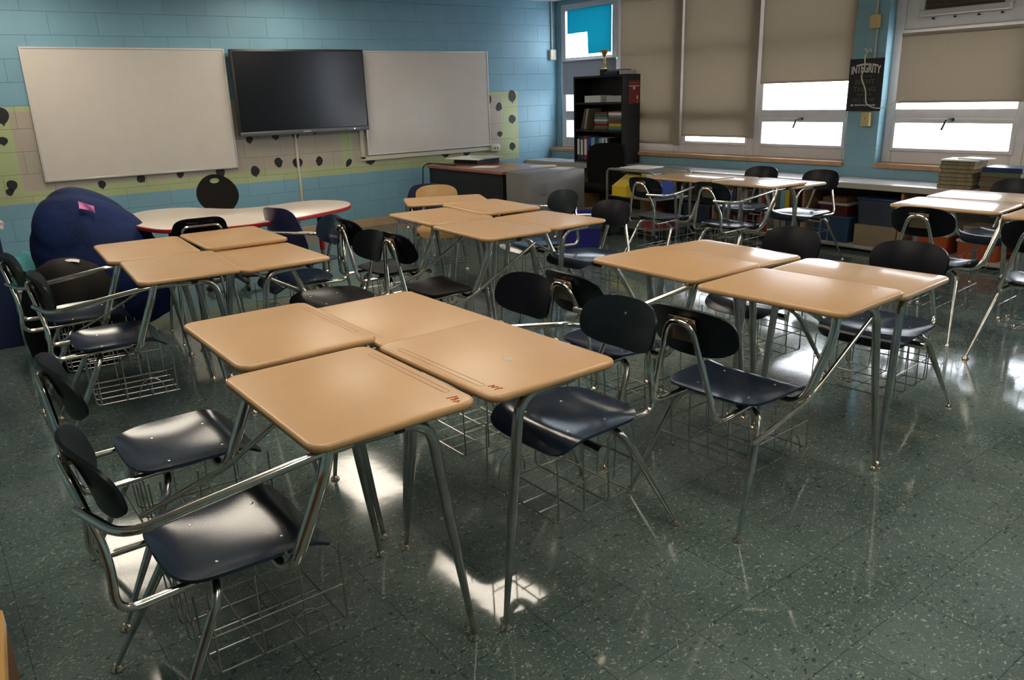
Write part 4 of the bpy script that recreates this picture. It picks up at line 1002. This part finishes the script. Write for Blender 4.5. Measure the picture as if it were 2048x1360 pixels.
obj('pipe', MB().tube([(0, -.014, .12), (0, -.014, ZC - 1.93)], .010, 10).mesh('pipe', 'cream'), sw)
obj('lower_pipe', MB().tube([(.02, -.014, -.25), (.02, -.014, 0)], .007, 8).mesh('lower_pipe', 'cream'), sw)
sp_ = thing('switch_plate', 'yellowed wall plate just below the black poster', 'electrical box', (XW, 4.062, 1.085), R(-90), 'yellowed electrical boxes on the pillar')
obj('plate', MB().box((-.042, -.045, 0), (.042, 0, .125), .006, 2).mesh('plate', 'yellowed'), sp_)
obj('screw', MB().lathe([(.001, 0), (.006, 0), (.005, .003), (.001, .003)], 8).xf(Matrix.Translation((0, -.045, .07)) @ Matrix.Rotation(R(90), 4, 'X')).mesh('screw', 'bracket'), sp_)
cdp = [(7.165, 4.10, 1.74), (7.168, 4.125, 1.70), (7.170, 4.12, 1.60), (7.168, 4.14, 1.52), (7.168, 4.09, 1.40), (7.168, 4.075, 1.30), (7.165, 4.03, 1.262), (7.165, 3.96, 1.245), (7.16, 3.88, 1.255), (7.16, 3.80, 1.29), (7.165, 3.72, 1.345)]
cm_ = [Vector(p) for p in cdp]
sm = []
for i in range(len(cm_) - 1):
    p0, p1, p2, p3 = cm_[max(i - 1, 0)], cm_[i], cm_[i + 1], cm_[min(i + 2, len(cm_) - 1)]
    for k_ in range(6):
        t_ = k_ / 6; sm.append(.5 * ((2 * p1) + (p2 - p0) * t_ + (2 * p0 - 5 * p1 + 4 * p2 - p3) * t_ * t_ + (3 * p1 - p0 - 3 * p2 + p3) * t_ ** 3))
sm.append(cm_[-1]); nS = len(sm)
mb = MB().tube(sm, [.007 - .004 * i / nS for i in range(nS)], 8)
for a_ in range(4): mb.tube([(7.166 + .008 * math.cos(a_ * 1.6), 4.10 + .02 * math.sin(a_ * 1.6), 1.735 + .01 * a_), (7.17, 4.135 - .02 * a_, 1.765 - .012 * a_)], .006, 6)
solo('pull_cord', mb, 'cord', 'knotted white cord hanging over the black poster and looping right', 'cord')

# honey-coloured desk corner at the very near left
nd = thing('wooden_table', 'honey-coloured wooden table corner at the bottom left edge', 'table', (-.02, 1.406, 0), R(-4.4))
obj('tabletop', MB().box((-.70, -.95, .665), (.0, .0, .70), .004, 1).mesh('tabletop', 'tanwood'), nd)
obj('side_panel', MB().box((-.016, -.94, .0), (-.0005, -.001, .665), .001, 1).mesh('side_panel', 'brownwood'), nd)
obj('side_panel', MB().box((-.69, -.94, .0), (-.67, -.01, .665), .003, 1).mesh('side_panel', 'brownwood'), nd)
obj('front_panel', MB().box((-.67, -.02, .02), (-.017, -.003, .665), .001, 1).mesh('front_panel', 'brownwood'), nd)

# ------------------------------------------------------------------ world, camera, colour
w = D.worlds.new('overcast'); bpy.context.scene.world = w; w.use_nodes = True
bgn = w.node_tree.nodes['Background']; bgn.inputs[0].default_value = (.86, .92, 1., 1); bgn.inputs[1].default_value = 12.

YAW, PITCH, ROLL, F = .638503, .302678, .0338448, 1577.75
f = Vector((math.sin(YAW) * math.cos(PITCH), math.cos(YAW) * math.cos(PITCH), -math.sin(PITCH)))
r = f.cross(Vector((0, 0, 1))).normalized(); d = f.cross(r)
r2 = r * math.cos(ROLL) + d * math.sin(ROLL); d2 = d * math.cos(ROLL) - r * math.sin(ROLL)
cam = D.cameras.new('camera'); co = D.objects.new('camera', cam); C.objects.link(co)
co.matrix_world = Matrix(((r2.x, -d2.x, -f.x, 0), (r2.y, -d2.y, -f.y, 0), (r2.z, -d2.z, -f.z, 1.48), (0, 0, 0, 1)))
cam.sensor_width = 36.; cam.lens = F * 36 / 2048; cam.clip_start = .02
sc = bpy.context.scene; sc.camera = co
sc.view_settings.view_transform = 'Standard'; sc.view_settings.look = 'None'; sc.view_settings.exposure = 0.
sc.cycles.max_bounces = 8; sc.cycles.diffuse_bounces = 4; sc.cycles.glossy_bounces = 4; sc.cycles.transparent_max_bounces = 8
